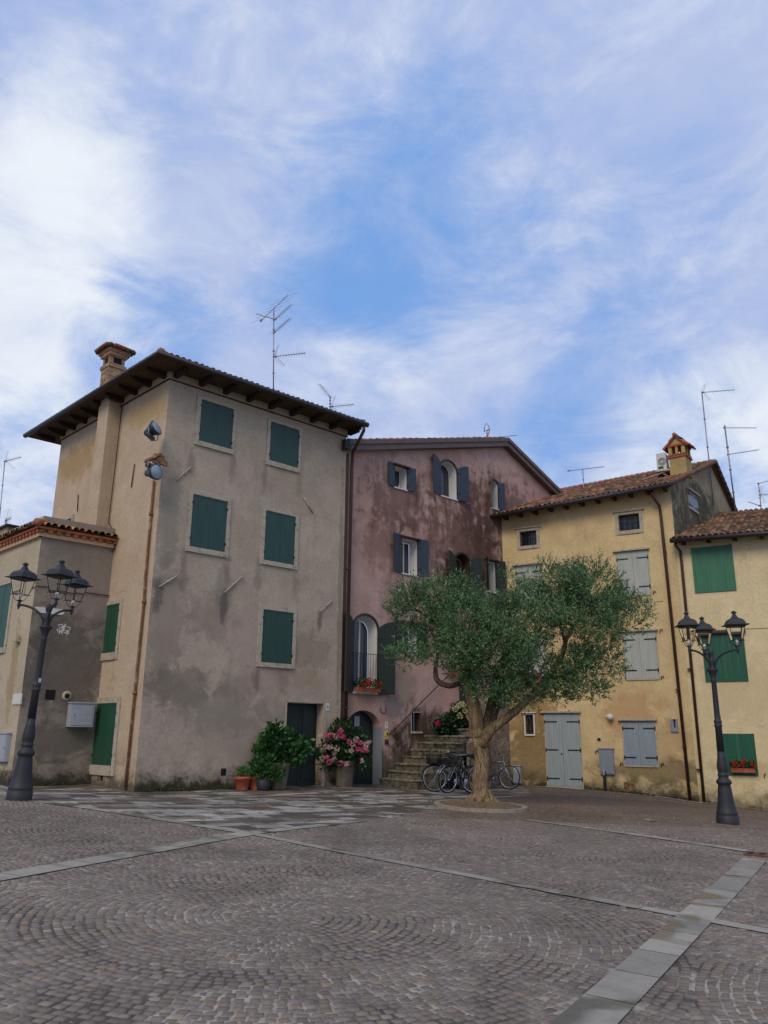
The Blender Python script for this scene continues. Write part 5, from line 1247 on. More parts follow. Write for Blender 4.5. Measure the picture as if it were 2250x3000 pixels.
# stone flank wall from behind the trunk to the yellow house
uend_ = None
ddx = FC.pt(0, 0); # yellow plane meets the flank plane:
def isect(FPp, d):
    # point on FC plane with distance d in front of FP
    a = FP.ey.dot(FC.ex); c0_ = (FC.o-FP.o).dot(FP.ey); u = (d-c0_)/a; return FC.pt(u, 0)
pe = isect(None, SW+.02); ue = (pe-FP.o).dot(FP.ex)
fu0 = st[0][0]+run*6.5
zt0 = Fr(FP.pt(0, 0, SW+.3), FP.ex, FP.ey).hit(1455, 2060)[1]
mb = MB(); ue = Fr(FP.pt(0, 0, SW+.32), FP.ex, FP.ey).hit(1424, 2230)[0]; pol = [(fu0, -1.2), (ue, -1.2), (ue, zLand+.05), (uL1, zLand+.05), (fu0, st[0][1]+rise*5.0)]
mb.prism(FP, pol, SW+.03, SW+.32); mb.build('flank_wall', M['rubble'], s_root)
zrb = FP.hit(1465, 2060)[1]; mb = MB(); mb.box(FP, FP.hit(1405, 2150)[0], (J-FP.o).dot(FP.ex)-.01, -1.2, zrb, -.02, .05); mb.build('rubble_base', M['rubble'], ph)
mb = MB(); pl_ = FP.pt(uL1, 0); mb.col = lin(130, 118, 96); mb.prism(FP, [(uL1, -1), (ue, -1), (ue, zLand), (uL1, zLand)], .02, SW+.02); mb.build('landing', M['mossy'], s_root)
# dark door at the head of the stairs
q = (FP.hit(*Z6(1078, 780))[0], FP.hit(*Z6(1135, 780))[0]); mb = MB(); mb.box(FP, q[0]+.1, q[0]+1.0, zLand, zLand+2.0, .0, .03); mb.build('door', M['doorgreen'], ph)

# ================================================================== TREE RING
rc = (gpx(1290, 2345)+gpx(1532, 2378)+gpx(1400, 2398)+gpx(1420, 2342))/4
wdt = (gpx(1532, 2378)-gpx(1285, 2348)).length/2
TB = gpx(1412, 2360); RC = Vector((gpx(1408, 2366).x, gpx(1408, 2366).y, 0)); rx = 1.12; ry = 1.35
RC.z = G(RC.x, RC.y)
tr_ = root('tree_ring', RC, 'low round stone kerb with soil around the olive trunk', 'planter')
mb = MB(); N = 26
for i in range(N):
    a0, a1 = 2*math.pi*i/N+.002, 2*math.pi*(i+1)/N-.002; h = .075+random.uniform(-.008, .008)
    ps = []
    for r_ in (1.0, .89):
        for a in (a0, a1): ps.append((RC.x+rx*r_*math.cos(a), RC.y+ry*r_*math.sin(a)))
    o4 = [ps[0], ps[1], ps[3], ps[2]]; lo = [Vector((x, y, G(x, y)-.1)) for x, y in o4]; hi = [Vector((x, y, G(x, y)+h)) for x, y in o4]
    mb.mesh(lo+hi, [(4, 5, 6, 7), (0, 1, 5, 4), (1, 2, 6, 5), (2, 3, 7, 6), (3, 0, 4, 7)])
mb.build('kerb', M['kerb'], tr_)
mb = MB(); N = 36; ring = [Vector((RC.x+rx*.9*math.cos(2*math.pi*i/N), RC.y+ry*.9*math.sin(2*math.pi*i/N), 0)) for i in range(N)]
for p in ring: p.z = G(p.x, p.y)+.06
mid_ = [RC+(p-RC)*.5 for p in ring]
for p in mid_: p.z = G(p.x, p.y)+.10+random.uniform(-.015, .03)
for i in range(N): j = (i+1) % N; mb.face([ring[i], ring[j], mid_[j], mid_[i]]); mb.face([mid_[i], mid_[j], RC+Z*.13])
mb.build('soil', M['soil'], tr_)
#@@PART4
# ================================================================== leaves
def leaf_mesh(name, c, dr, L, W, cols, mat, parent=None, base=None):
    """c, dr: (N,3); one folded-diamond leaf each"""
    N = len(c); dr = dr/np.linalg.norm(dr, axis=1)[:, None]
    r = rng.normal(size=(N, 3)); s = np.cross(dr, r); s /= np.linalg.norm(s, axis=1)[:, None]; nn = np.cross(dr, s)
    L = np.broadcast_to(L, N)[:, None]; W = np.broadcast_to(W, N)[:, None]
    v = np.stack([c, c+dr*L*.5+s*W*.5+nn*W*.12, c+dr*L, c+dr*L*.5-s*W*.5+nn*W*.12], 1)
    org = np.zeros(3) if base is None and parent is None else np.array(base if base is not None else parent.location)
    v = (v-org).reshape(-1, 3)
    me = bpy.data.meshes.new(name); me.vertices.add(4*N); me.vertices.foreach_set('co', v.reshape(-1)); me.loops.add(4*N)
    me.loops.foreach_set('vertex_index', np.arange(4*N, dtype=np.int32)); me.polygons.add(N); me.polygons.foreach_set('loop_start', np.arange(N, dtype=np.int32)*4)
    me.update(calc_edges=True)
    ca = me.color_attributes.new('Col', 'FLOAT_COLOR', 'CORNER'); buf = np.ones((N, 4, 4)); buf[:, :, :3] = cols[:, None, :]; ca.data.foreach_set('color', buf.reshape(-1))
    me.materials.append(mat); o = bpy.data.objects.new(name, me); COL.objects.link(o)
    if parent: o.parent = parent
    elif base is not None: o.location = base
    return o
def pick(cs, n, var=.15, p=None):
    a = np.array([lin(*c) for c in cs]); i = rng.choice(len(cs), n, p=p); return a[i]*rng.normal(1, var, n).clip(.5, 1.6)[:, None]
OL = [(78, 112, 66), (50, 82, 50), (100, 132, 78), (134, 150, 118), (58, 94, 58), (90, 124, 66), (66, 98, 74)]

# ================================================================== OLIVE TREE
TY = TB.y; tb = Vector((TB.x, TB.y, G(TB.x, TB.y)))
tree = root('olive_tree', tb, 'broad old olive tree with twisted trunk in the round stone kerb', 'tree')
def tp(x, y, dy=0): return atdepth(x, y, TY+dy)
mb = MB(); random.seed(5)
def limb(pts, rs, seg=14, rug=.16, bc=(132, 112, 84), cap=True):
    # densify
    P_ = []; R2 = []
    for i in range(len(pts)-1):
        n = max(3, int((pts[i+1]-pts[i]).length/.06))
        p0 = pts[max(i-1, 0)]; p1 = pts[i]; p2 = pts[i+1]; p3 = pts[min(i+2, len(pts)-1)]
        for k in range(n):
            t_ = k/n; P_.append(.5*((2*p1)+(p2-p0)*t_+(2*p0-5*p1+4*p2-p3)*t_*t_+(3*p1-p0-3*p2+p3)*t_**3)); R2.append(rs[i]+(rs[i+1]-rs[i])*t_)
    P_.append(pts[-1]); R2.append(rs[-1]); ph_ = random.random()*6
    def rf(t_, a): return 1+rug*(math.sin(a*3+ph_+t_*5)*.55+math.sin(a*5-t_*9+ph_)*.4+math.sin(a*9+t_*14)*.22)+random.uniform(-.05, .05)
    i0 = len(mb.f); mb.col = lin(*bc); mb.tube(P_, R2, seg, cap=cap, rfun=rf)
    for k in range(i0, len(mb.f)): mb.c[k] = tuple(v*random.uniform(.95, 1.05) for v in lin(*bc))
fork = tp(1403, 2140)
limb([tb-Z*.1, tb+Z*.12, tp(1408, 2290), tp(1412, 2230), tp(1405, 2180), fork], [.32, .25, .195, .18, .185, .205], 20, .14, (150, 128, 98))
# flared roots
for k in range(9):
    a = k*.7+.2; l = random.uniform(.4, .75); e = tb+Vector((math.cos(a)*l, math.sin(a)*l, 0)); e.z = G(e.x, e.y)+.05
    limb([tb+Vector((math.cos(a)*.14, math.sin(a)*.14, .36)), tb+Vector((math.cos(a)*.27, math.sin(a)*.27, .14)), tb.lerp(e, .7)+Z*.06, e-Z*.03], [.07, .085, .06, .025], 8, .2, (150, 128, 96))
limb([tp(1400, 2160), tp(1392, 2090), tp(1376, 2020), tp(1368, 1940), tp(1385, 1860, .2)], [.21, .18, .155, .12, .08], 16, .16)
limb([tp(1412, 2160, .05), tp(1440, 2090, .25), tp(1452, 2030, .3), tp(1470, 1950, .4), tp(1500, 1880, .4)], [.2, .17, .14, .11, .07], 14, .18, (100, 86, 66))
limb([tp(1408, 2180, -.05), tp(1438, 2140, -.2), tp(1490, 2100, -.3), tp(1530, 2065, -.3), tp(1580, 2010, -.2), tp(1640, 1935, 0), tp(1660, 1870, .1), tp(1700, 1800, .2)], [.165, .13, .105, .095, .08, .065, .05, .03], 14, .18)
limb([tp(1372, 1990), tp(1350, 2000, -.1), tp(1315, 2010, -.2), tp(1282, 1995, -.25), tp(1276, 1960, -.2), tp(1282, 1900, 0), tp(1260, 1840, .1)], [.075, .07, .065, .07, .055, .045, .03], 10, .2, (92, 76, 64))
limb([tp(1385, 1900), tp(1300, 1840, .2), tp(1210, 1780, .3)], [.07, .05, .02], 8)
limb([tp(1375, 1930), tp(1430, 1860, -.4), tp(1450, 1780, -.4)], [.07, .05, .02], 8)
limb([tp(1600, 1990, -.1), tp(1690, 1960, .1), tp(1780, 1900, .3)], [.07, .05, .02], 8)
limb([tp(1655, 1880), tp(1640, 1800, .2), tp(1680, 1720, .3)], [.05, .035, .015], 8)
limb([tp(1475, 1950, .3), tp(1530, 1840, .2), tp(1560, 1760, .1)], [.06, .045, .02], 8)
lobes = [(890, 1310, 52, 52, 0), (950, 1295, 58, 48, .3), (1010, 1345, 65, 55, -.3), (930, 1365, 60, 48, .2), (885, 1418, 48, 20, 0), (950, 1420, 45, 26, -.2), (1010, 1420, 62, 52, -.5), (1060, 1330, 60, 50, .4), (1085, 1400, 75, 62, -.8),
         (1060, 1475, 65, 45, -.4), (1125, 1500, 55, 40, -.3), (1140, 1310, 65, 52, .2), (1205, 1270, 70, 46, .3), (1280, 1285, 72, 52, 0), (1340, 1325, 55, 48, .2), (1175, 1345, 62, 46, -.6), (1270, 1345, 72, 48, -.4), (1150, 1430, 60, 50, -.3),
         (1250, 1440, 70, 45, .1), (1305, 1425, 46, 46, .4), (1200, 1490, 52, 24, .2), (1275, 1485, 44, 26, .1), (840, 1418, 14, 5, 0), (1100, 1250, 20, 16, .2), (1385, 1330, 16, 30, .2), (1000, 1275, 30, 30, .2), (1265, 1235, 40, 22, .2)]
cc, dd3 = [], []
twigs = MB(); twigs.col = lin(96, 82, 64)
for (lx, ly, lrx, lry, dy) in lobes:
    c = tp(lx*1.3563, ly*1.3563, dy); s = 1.3563*(c.y)/FPX*1.02; rx_, rz_ = lrx*s, lry*s; ryy = max(.25, min(rx_, 1.0))*.95
    nt = int(24+1550*rx_*rz_*ryy*1.35)
    if rx_ < .3: nt = int(nt*.6)
    for _ in range(nt):
        v = rng.normal(size=3); v /= np.linalg.norm(v); rr = rng.random()**.42
        p = np.array(c)+v*np.array((rx_, ryy, rz_))*rr*(1+.18*math.sin(v[0]*7+lx)+.12*math.sin(v[2]*9+ly))
        td = v*.8+np.array((0, 0, .75))+rng.normal(size=3)*.55; td /= np.linalg.norm(td)
        tl = rng.uniform(.10, .30)*(1.35 if v[2] > .5 else 1)
        n = 10; t_ = np.linspace(.1, 1, n)[:, None]; bend = rng.normal(size=3)*.12
        pts = p+td*t_*tl+bend*t_*t_*tl; cc.append(pts); dd3.append(td*.9+rng.normal(size=(n, 3))*.62)
        if rng.random() < .05: twigs.tube([Vector(p-td*.1), Vector(pts[-1])], [.007, .003], 3, cap=False)
cc = np.concatenate(cc); dd3 = np.concatenate(dd3)
keep = np.ones(len(cc), bool)
for gx_, gy_, gr in ((1205, 1392, 17), (1195, 1365, 9), (1228, 1385, 8), (1300, 1385, 10), (1165, 1470, 7), (1340, 1405, 9)):
    c = tp(gx_*1.3563, gy_*1.3563); s = 1.3563*c.y/FPX; dx = cc[:, 0]-c.x; dz = cc[:, 2]-c.z
    keep &= ~(((dx/(gr*s))**2+(dz/(gr*s))**2 < 1) & (rng.random(len(cc)) < .93))
vn = np.sin(cc[:, 0]*4.3+1.3*np.sin(cc[:, 2]*3.1))+np.sin(cc[:, 2]*5.2+1.7*np.sin(cc[:, 1]*3.7+cc[:, 0]))+np.sin(cc[:, 1]*4.9+cc[:, 2]*2.2)
keep &= ~((vn < -.55) & (rng.random(len(cc)) < .8))
cc = cc[keep]; dd3 = dd3[keep]; n = len(cc)
# clump tone: whole sprays are silvery or dark
tone = np.sin(cc[:, 0]*3.1+cc[:, 2]*2.3)*np.sin(cc[:, 2]*3.7-cc[:, 1]*2.9+1)*.5+rng.normal(0, .35, n)
cols = pick(OL, n, .14); cols *= (1.2*(1+.34*np.clip(tone, -1, 1)))[:, None]
print('olive leaves', n)
leaf_mesh('crown', cc, dd3, rng.gamma(9, .0085, n).clip(.035, .13), rng.uniform(.018, .034, n), cols, M['leaf'], tree)
mb.build('trunk', M['bark'], tree); tw_ = twigs.build('twigs', M['bark'], tree); tw_['kind'] = 'stuff'

# ================================================================== potted shrubs
def foliage(lobes_, n, L, W, colset, parent, name='foliage', up=.4, mat='leafb', hollow=.5):
    cc, dv_ = [], []; tot = sum(l[3]*l[4]*l[5] for l in lobes_)
    for (x, y, z, a, b_, c) in lobes_:
        k = int(n*a*b_*c/tot); v = rng.normal(size=(k, 3)); v /= np.linalg.norm(v, axis=1)[:, None]; rr = rng.random(k)[:, None]**hollow
        cc.append(np.array((x, y, z))+v*rr*np.array((a, b_, c))); dv_.append(v+np.array((0, 0, up))+rng.normal(size=(k, 3))*.5)
    cc = np.concatenate(cc); dv_ = np.concatenate(dv_); k = len(cc)
    return leaf_mesh(name, cc, dv_, rng.uniform(.7, 1.2, k)*L, rng.uniform(.75, 1.15, k)*W, pick(colset, k, .2), M[mat], parent)
GRN = [(40, 78, 38), (58, 104, 48), (30, 60, 34), (76, 122, 62)]
def blooms(spots, r, colset, parent, name='flower_head', petals=46, ps=.035):
    for sp_, c in spots:
        v = rng.normal(size=(petals, 3)); v /= np.linalg.norm(v, axis=1)[:, None]; rr = r*random.uniform(.8, 1.15)
        cen = np.array(sp_)+v*rr*.75; leaf_mesh(name, cen, v*.5+rng.normal(size=(petals, 3))*.7, ps*1.3, ps*1.2, pick(c, petals, .12), M['petal'], parent)
def lathe_pot(parent, o, prof, mat, seg=24, name='pot'):
    mb = MB(); mb.lathe(prof, o, seg); return mb.build(name, M[mat], parent)
def wallpos(F, x, y, d):
    """ground point in front of facade F at distance d, in image column x"""
    u, z = F.hit(x, y, d); p = F.pt(u, 0, d); p.z = G(p.x, p.y); return p
# big green hydrangea without flowers, left of the door
p = wallpos(FA, 815, 2290, .55)
hs = root('hydrangea_bush', p, 'large green leafy hydrangea without blooms in a stone pot left of the grey house door', 'shrub')
lathe_pot(hs, p, [(.20, 0), (.22, .05), (.30, .62), (.33, .64), (.33, .70), (.27, .70), (.26, .62), (.0, .62)], 'concrete')
def lob(px, py, Y, rx_, rz_, ry_=None):
    q = atdepth(px, py, Y); return (q.x, q.y, q.z, rx_, ry_ or rx_, rz_)
Yh = p.y
foliage([lob(810, 2165, Yh, .42, .30, .38), lob(862, 2175, Yh+.1, .32, .25, .3), lob(780, 2205, Yh-.05, .36, .30, .35), lob(840, 2215, Yh, .42, .28, .38), lob(890, 2200, Yh+.25, .22, .2, .25), lob(795, 2240, Yh, .28, .2, .25), lob(905, 2175, Yh+.3, .12, .1, .12), lob(812, 2130, Yh, .2, .14, .2)], 1500, .17, .11, GRN, hs, up=.15)
mb = MB(); mb.col = lin(70, 80, 50)
for i in range(14): a = i*.45; mb.tube([p+Vector((math.cos(a)*.1, math.sin(a)*.1, .6)), p+Vector((math.cos(a)*.3, math.sin(a)*.25, 1.1+.3*random.random()))], .01, 5)
mb.build('stems', M['bark'], hs)
# herb-like bush below it
p = wallpos(FA, 772, 2300, .62)
hb = root('potted_bush', p, 'dense small-leaved bush in a dark pot under the green hydrangea', 'shrub')
lathe_pot(hb, p, [(.16, 0), (.18, .03), (.23, .30), (.2, .30), (.0, .28)], 'ink')
foliage([lob(768, 2262, p.y, .34, .27, .3), lob(810, 2265, p.y-.05, .24, .25, .22), lob(748, 2245, p.y, .18, .22, .2), lob(775, 2225, p.y, .25, .12, .2)], 2300, .085, .035, [(66, 106, 52), (48, 84, 42), (86, 124, 66), (40, 66, 34)], hb, up=.5)
for (x, sz, lab, nl_) in ((710, .2, 'leftmost small terracotta pot with low green herbs against the grey wall', 260), (746, .19, 'second terracotta pot with herbs, between the first pot and the bush', 150)):
    p = wallpos(FA, x, 2305, .42); pr = root('terracotta_pot', p, lab, 'potted plant', 'terracotta pots by the grey wall')
    lathe_pot(pr, p, [(sz*.72, 0), (sz*.78, .02), (sz*.98, .28), (sz*1.1, .285), (sz*1.12, .36), (sz*1.0, .36), (sz*.96, .31), (0, .31)], 'terracotta')
    foliage([(p.x, p.y, p.z+.44, .2, .2, .14), (p.x-.05, p.y, p.z+.52, .1, .1, .1)], nl_, .08, .04, [(72, 112, 56), (54, 90, 46), (92, 132, 70)], pr, up=.9)
# blooming hydrangea
p = wallpos(FA, 1012, 2298, .55); p = wallpos(FP, 1008, 2298, .55)
hp2 = root('hydrangea_bush', p, 'large pink and white blooming hydrangea in a tall concrete planter by the arched door', 'shrub')
lathe_pot(hp2, p, [(.22, 0), (.24, .03), (.31, .66), (.345, .67), (.345, .75), (.29, .75), (.27, .68), (0, .68)], 'concrete', 20)
Yp = p.y
hl_ = [lob(1000, 2150, Yp, .42, .3, .38), lob(960, 2200, Yp, .38, .32, .35), lob(1040, 2190, Yp, .4, .34, .35), lob(1000, 2220, Yp-.1, .45, .28, .4), lob(960, 2235, Yp, .3, .2, .3), lob(1060, 2225, Yp, .28, .24, .28), lob(1005, 2118, Yp, .24, .16, .22), lob(1055, 2150, Yp+.1, .24, .2, .22)]
foliage(hl_, 1700, .14, .085, [(36, 66, 36), (52, 88, 46), (28, 50, 30), (66, 104, 58)], hp2, up=.2)
ZC = zc1(680, 2080, 3.456); PK = [(228, 96, 142), (238, 128, 164), (212, 70, 124)]; WH = [(226, 190, 190), (214, 172, 168), (220, 206, 186)]
sp_ = []
for (x, y, c) in ((960, 255, PK), (1000, 250, PK), (1050, 268, WH), (1095, 212, PK), (1102, 252, PK), (1125, 275, PK), (1185, 322, PK), (1290, 328, PK), (1345, 345, WH), (1385, 328, WH), (875, 345, WH), (942, 373, WH), (992, 374, WH), (1060, 392, WH), (1038, 436, WH), (1205, 412, WH), (1222, 350, WH), (1270, 393, PK), (1320, 402, PK), (1362, 410, PK), (1358, 378, WH), (960, 478, PK), (912, 487, WH), (985, 530, PK), (1030, 498, WH), (1088, 540, PK), (1158, 548, WH), (1315, 512, WH), (892, 262, WH), (1255, 297, WH)):
    q = atdepth(*ZC(x, y), Yp-.36-random.uniform(0, .08)); sp_.append((q, c))
blooms(sp_, .075, None, hp2)
# stairs hydrangea (in a pot on the steps)
Ys = FP.pt(st[0][0]+run*8.2, 0, SW*.75).y; q = FP.pt(st[0][0]+run*8.2, st[0][1]+rise*8, SW*.75)
hp3 = root('hydrangea_bush', q, 'dark green hydrangea with cream heads and one red bloom on the stone steps', 'shrub')
lathe_pot(hp3, q, [(.16, 0), (.24, .3), (.27, .31), (.27, .36), (.2, .36), (0, .33)], 'terracotta')
foliage([lob(1325, 2120, Ys, .5, .36, .4), lob(1290, 2130, Ys, .28, .26, .3), lob(1355, 2095, Ys, .4, .36, .35), lob(1330, 2155, Ys-.1, .4, .25, .35), lob(1370, 2150, Ys, .3, .34, .3), lob(1345, 2065, Ys+.1, .22, .16, .2)], 1900, .14, .085, [(30, 54, 32), (42, 74, 40), (24, 44, 28), (58, 92, 52)], hp3, up=.1)
sp_ = []
CR = [(206, 206, 150), (220, 214, 176), (190, 196, 140)]; RD = [(214, 44, 84), (196, 36, 70)]
for (x, y, c) in ((920, 1022, RD), (1085, 880, CR), (1110, 868, CR), (1140, 922, CR), (1100, 962, CR), (1175, 968, CR), (1130, 870, CR), (1060, 905, CR)):
    k = atdepth(*Z6(x, y), Ys-.42); sp_.append((k, c))
blooms(sp_, .10, None, hp3, petals=60)
# geranium boxes
RED = [(200, 30, 28), (176, 22, 26), (220, 52, 40)]
def geraniums(F, u0, u1, z, d, label, n=70, hgt=.22, box=True):
    rt = root('geranium_box', F.pt((u0+u1)/2, z, d), label, 'flower box', 'window boxes with red geraniums')
    if box:
        mb = MB(); mb.prism(Fr(F.pt(u0, 0, d), -F.ey, F.ex), [(.08, z+.14), (-.08, z+.14), (-.06, z), (.06, z)], 0, u1-u0); mb.build('box', M['terracotta'], rt)
    c = np.array([F.pt(random.uniform(u0-.02, u1+.02), z+.14+random.random()*hgt, d+random.uniform(-.1, .14)) for _ in range(n*5)]); k = len(c)
    leaf_mesh('foliage', c, rng.normal(size=(k, 3))+np.array((0, 0, .5)), rng.uniform(.05, .08, k), rng.uniform(.05, .07, k), pick([(52, 88, 40), (70, 108, 52), (40, 66, 34)], k, .2), M['leafb'], rt)
    sp_ = []
    for i in range(max(7, n//6)): sp_.append((F.pt(random.uniform(u0, u1), z+.2+random.random()*hgt, d+random.uniform(.02, .17)), RED))
    blooms(sp_, .055, None, rt, petals=26, ps=.032)
    return rt
geraniums(FP, a7[0]+.03, a7[1]-.03, a7[2]+.0, .17, 'red geraniums on the sill of the big arched window above the arched door', 70, .25)
geraniums(FC, lg[0]+.25, lg[1]-.05, lg[2]+.08, .16, 'bright red geraniums along the lowest green shuttered window behind the right lamp', 55, .22)
geraniums(FC, r5[0]+.1, r5[1]-.1, r5[2]-.12, .16, 'red geraniums under the shuttered window half hidden by the olive crown', 40, .2)
u, z = FP.hit(*Z6(1040, 560)); ob = geraniums(FP, u-.25, u+.2, z-.35, .16, 'small orange flowers on the pink wall seen below the olive crown', 20, .15); del ob['group']
ob['category'] = 'flower box'
for ch in ob.children:
    if ch.name.startswith('flower_head'):
        at = ch.data.color_attributes['Col']; k = len(at.data); at.data.foreach_set('color', np.tile(np.array((*lin(214, 112, 48), 1)), k).astype(np.float32))

# weeds and moss tufts in the joints at the wall bases; dry leaves under the tree
def tufts(F, u0, u1, n, d0=.01, d1=.10, base_n='weeds'):
    cc_ = []
    for _ in range(n):
        u = random.uniform(u0, u1); k = random.randint(3, 16)
        if math.sin(u*2.1)+math.sin(u*5.3+1)+random.random()*1.6 < .2: continue
        d = random.uniform(d0, d1); p = F.pt(u, 0, d); z = G(p.x, p.y)
        for _ in range(k): cc_.append((p.x+random.gauss(0, .04), p.y+random.gauss(0, .04), z+random.random()*.03))
    c = np.array(cc_); k = len(c); dd = rng.normal(size=(k, 3))*.6+np.array((0, 0, .8))
    o = leaf_mesh(base_n, c, dd, rng.uniform(.03, .10, k), rng.uniform(.008, .02, k), pick([(62, 78, 38), (48, 60, 32), (84, 92, 50), (70, 66, 40)], k, .25), M['leafb'], None, tuple(F.pt(u0, G(*F.pt(u0, 0).xy))))
    o['kind'] = 'stuff'; return o
tufts(FA, .1, 4.0, 260); tufts(FLA, .3, uR, 90, .06, .14); tufts(FC, 2.8, 9.5, 150); tufts(FP, LA+2.6, LA+3.2, 30, .05, .3)
k = 520; an_ = rng.uniform(0, 6.28, k); rr_ = rng.uniform(.2, 2.6, k)**1.0; lx_ = RC.x+np.cos(an_)*rr_*1.2; ly_ = RC.y+np.sin(an_)*rr_
o = leaf_mesh('fallen_leaves', np.stack([lx_, ly_, GN(lx_, ly_)+np.where(rr_ < 1.1, .10, .014)], 1), np.stack([np.cos(an_*7), np.sin(an_*7), rng.normal(0, .1, k)], 1), rng.uniform(.04, .07, k), rng.uniform(.014, .024, k), pick([(132, 112, 74), (110, 96, 60), (96, 100, 62), (150, 134, 96)], k, .2), M['leafb'], None, tuple(RC)); o['kind'] = 'stuff'

# ================================================================== STREET LAMPS
def make_lamp():
    t = root('street_lamp', (0, 0, 0), 'x', 'street lamp', 'three-armed street lamps')
    mb = MB(); mb.lathe([(.235, -.15), (.235, .0), (.235, .15), (.215, .17), (.225, .19), (.222, .23), (.205, .26), (.175, .42), (.155, .58), (.142, .72), (.128, .78), (.135, .80), (.16, .83), (.165, .86), (.15, .89), (.115, .93), (.105, .96), (.115, .99), (.12, 1.01), (.105, 1.03), (.10, 1.06), (.112, 1.10), (.118, 1.17), (.108, 1.26), (.088, 1.36), (.08, 1.5)], seg=28); mb.build('base', M['lampiron'], t)
    mb = MB(); mb.lathe([(.08, 1.5), (.072, 2.02), (.085, 2.04), (.085, 2.08), (.072, 2.1), (.085, 2.13), (.085, 2.16), (.066, 2.19), (.063, 2.25), (.055, 3.02), (.062, 3.04), (.062, 3.07), (.056, 3.09), (.062, 3.14), (.085, 3.22), (.125, 3.28), (.13, 3.31), (.06, 3.33), (.05, 3.38), (.065, 3.45), (.065, 3.52), (.05, 3.56), (.035, 3.6), (.055, 3.64), (.062, 3.69), (.045, 3.75), (.01, 3.77)], seg=24)
    pole = mb.build('pole', M['lampiron'], t)
    mb = MB(); mb.box(Fr((0, 0, 0), (1, 0, 0), (0, -1, 0)), -.03, .03, 2.2, 2.28, .066, .07); mb.build('sticker', M['white'], pole)
    mb = MB(); mb.box(Fr((0, 0, 0), (1, 0, 0), (0, -1, 0)), -.07, .07, .32, .66, .12, .165); 
    for i in range(3):
        a = 2*math.pi*i/3; ca, sa = math.cos(a), math.sin(a); r_ = .6
        ar = MB(); pts = []
        for k in range(13):
            th = math.pi/2*k/12; pts.append(Vector((ca*(.07+(r_-.07)*(1-math.cos(th))), sa*(.07+(r_-.07)*(1-math.cos(th))), 3.36+.36*math.sin(th))))
        pts = [Vector((ca*.075, sa*.075, 3.30))]+pts
        ar.tube(pts, [.024]*len(pts), 10); e = Vector((ca*r_, sa*r_, 0))
        ar.lathe([(.0, 3.62), (.012, 3.635), (.022, 3.66), (.018, 3.67), (.034, 3.69), (.036, 3.74), (.024, 3.76), (.045, 3.79), (.02, 3.81)], e, 14)
        ar.build('arm', M['lampiron'], t)
        # lantern: square, tapering down
        la = MB(); hb_, hm, ht = 3.80, 3.93, 4.24; wb, wm, wt = .055, .105, .165
        la.lathe([(.05, hb_), (.05, hb_+.015)], e, 4, False, True)
        cs = [(1, 1), (-1, 1), (-1, -1), (1, -1)]
        for j, (sx, sy) in enumerate(cs):
            p0 = e+Vector((sx*wb, sy*wb, hb_)); p1 = e+Vector((sx*wm, sy*wm, hm)); p2 = e+Vector((sx*wt, sy*wt, ht))
            la.tube([p0, p1], .006, 6); la.tube([p1, p2], .0085, 6); n2 = cs[(j+1) % 4]
            la.tube([p1, e+Vector((n2[0]*wm, n2[1]*wm, hm))], .007, 6)
            la.tube([p1, p1+Vector((sx*.02, sy*.02, .0)), p1+Vector((sx*.025, sy*.025, -.03))], .008, 6)
        la.lathe([(wt+.004, ht-.01), (wt+.01, ht+.03)], e, 4, False, True)
        ln = la.build('lantern', M['lampiron'], t)
        g = MB()
        for j, (sx, sy) in enumerate(cs):
            n2 = cs[(j+1) % 4]; k_ = .985
            g.face([e+Vector((sx*wm*k_, sy*wm*k_, hm)), e+Vector((n2[0]*wm*k_, n2[1]*wm*k_, hm)), e+Vector((n2[0]*wt*k_, n2[1]*wt*k_, ht)), e+Vector((sx*wt*k_, sy*wt*k_, ht))])
        g.build('glass', M['lglass'], ln)
        bl = MB(); bl.lathe([(.022, hb_+.015), (.022, hb_+.07), (.03, hb_+.08), (.034, hb_+.13), (.0, hb_+.16)], e, 12); bl.build('bulb', M['white'], ln)
        rf = MB(); rf.lathe([(.20, ht+.015), (.255, ht+.022), (.25, ht+.034), (.205, ht+.05), (.19, ht+.06), (.175, ht+.11), (.145, ht+.155), (.105, ht+.175), (.065, ht+.20), (.04, ht+.25), (.035, ht+.275)], e, 4, False, True)
        rf.lathe([(.035, ht+.27), (.03, ht+.285), (.062, ht+.31), (.06, ht+.325), (.035, ht+.345), (.015, ht+.36)], e, 14)
        rf.build('lantern_roof', M['lampiron'], ln)
    return t
la1 = make_lamp(); la2 = copy_tree(la1)
la1.location = L1; la1.rotation_euler = (Matrix.Rotation(R_(2.0), 3, 'Y') @ Matrix.Rotation(R_(64), 3, 'Z')).to_euler(); la1['label'] = 'left anthracite street lamp with three lanterns in front of the low grey house'
la2.location = L2; la2.rotation_euler = (0, 0, R_(80)); la2['label'] = 'right anthracite street lamp with three lanterns in front of the green shutters'

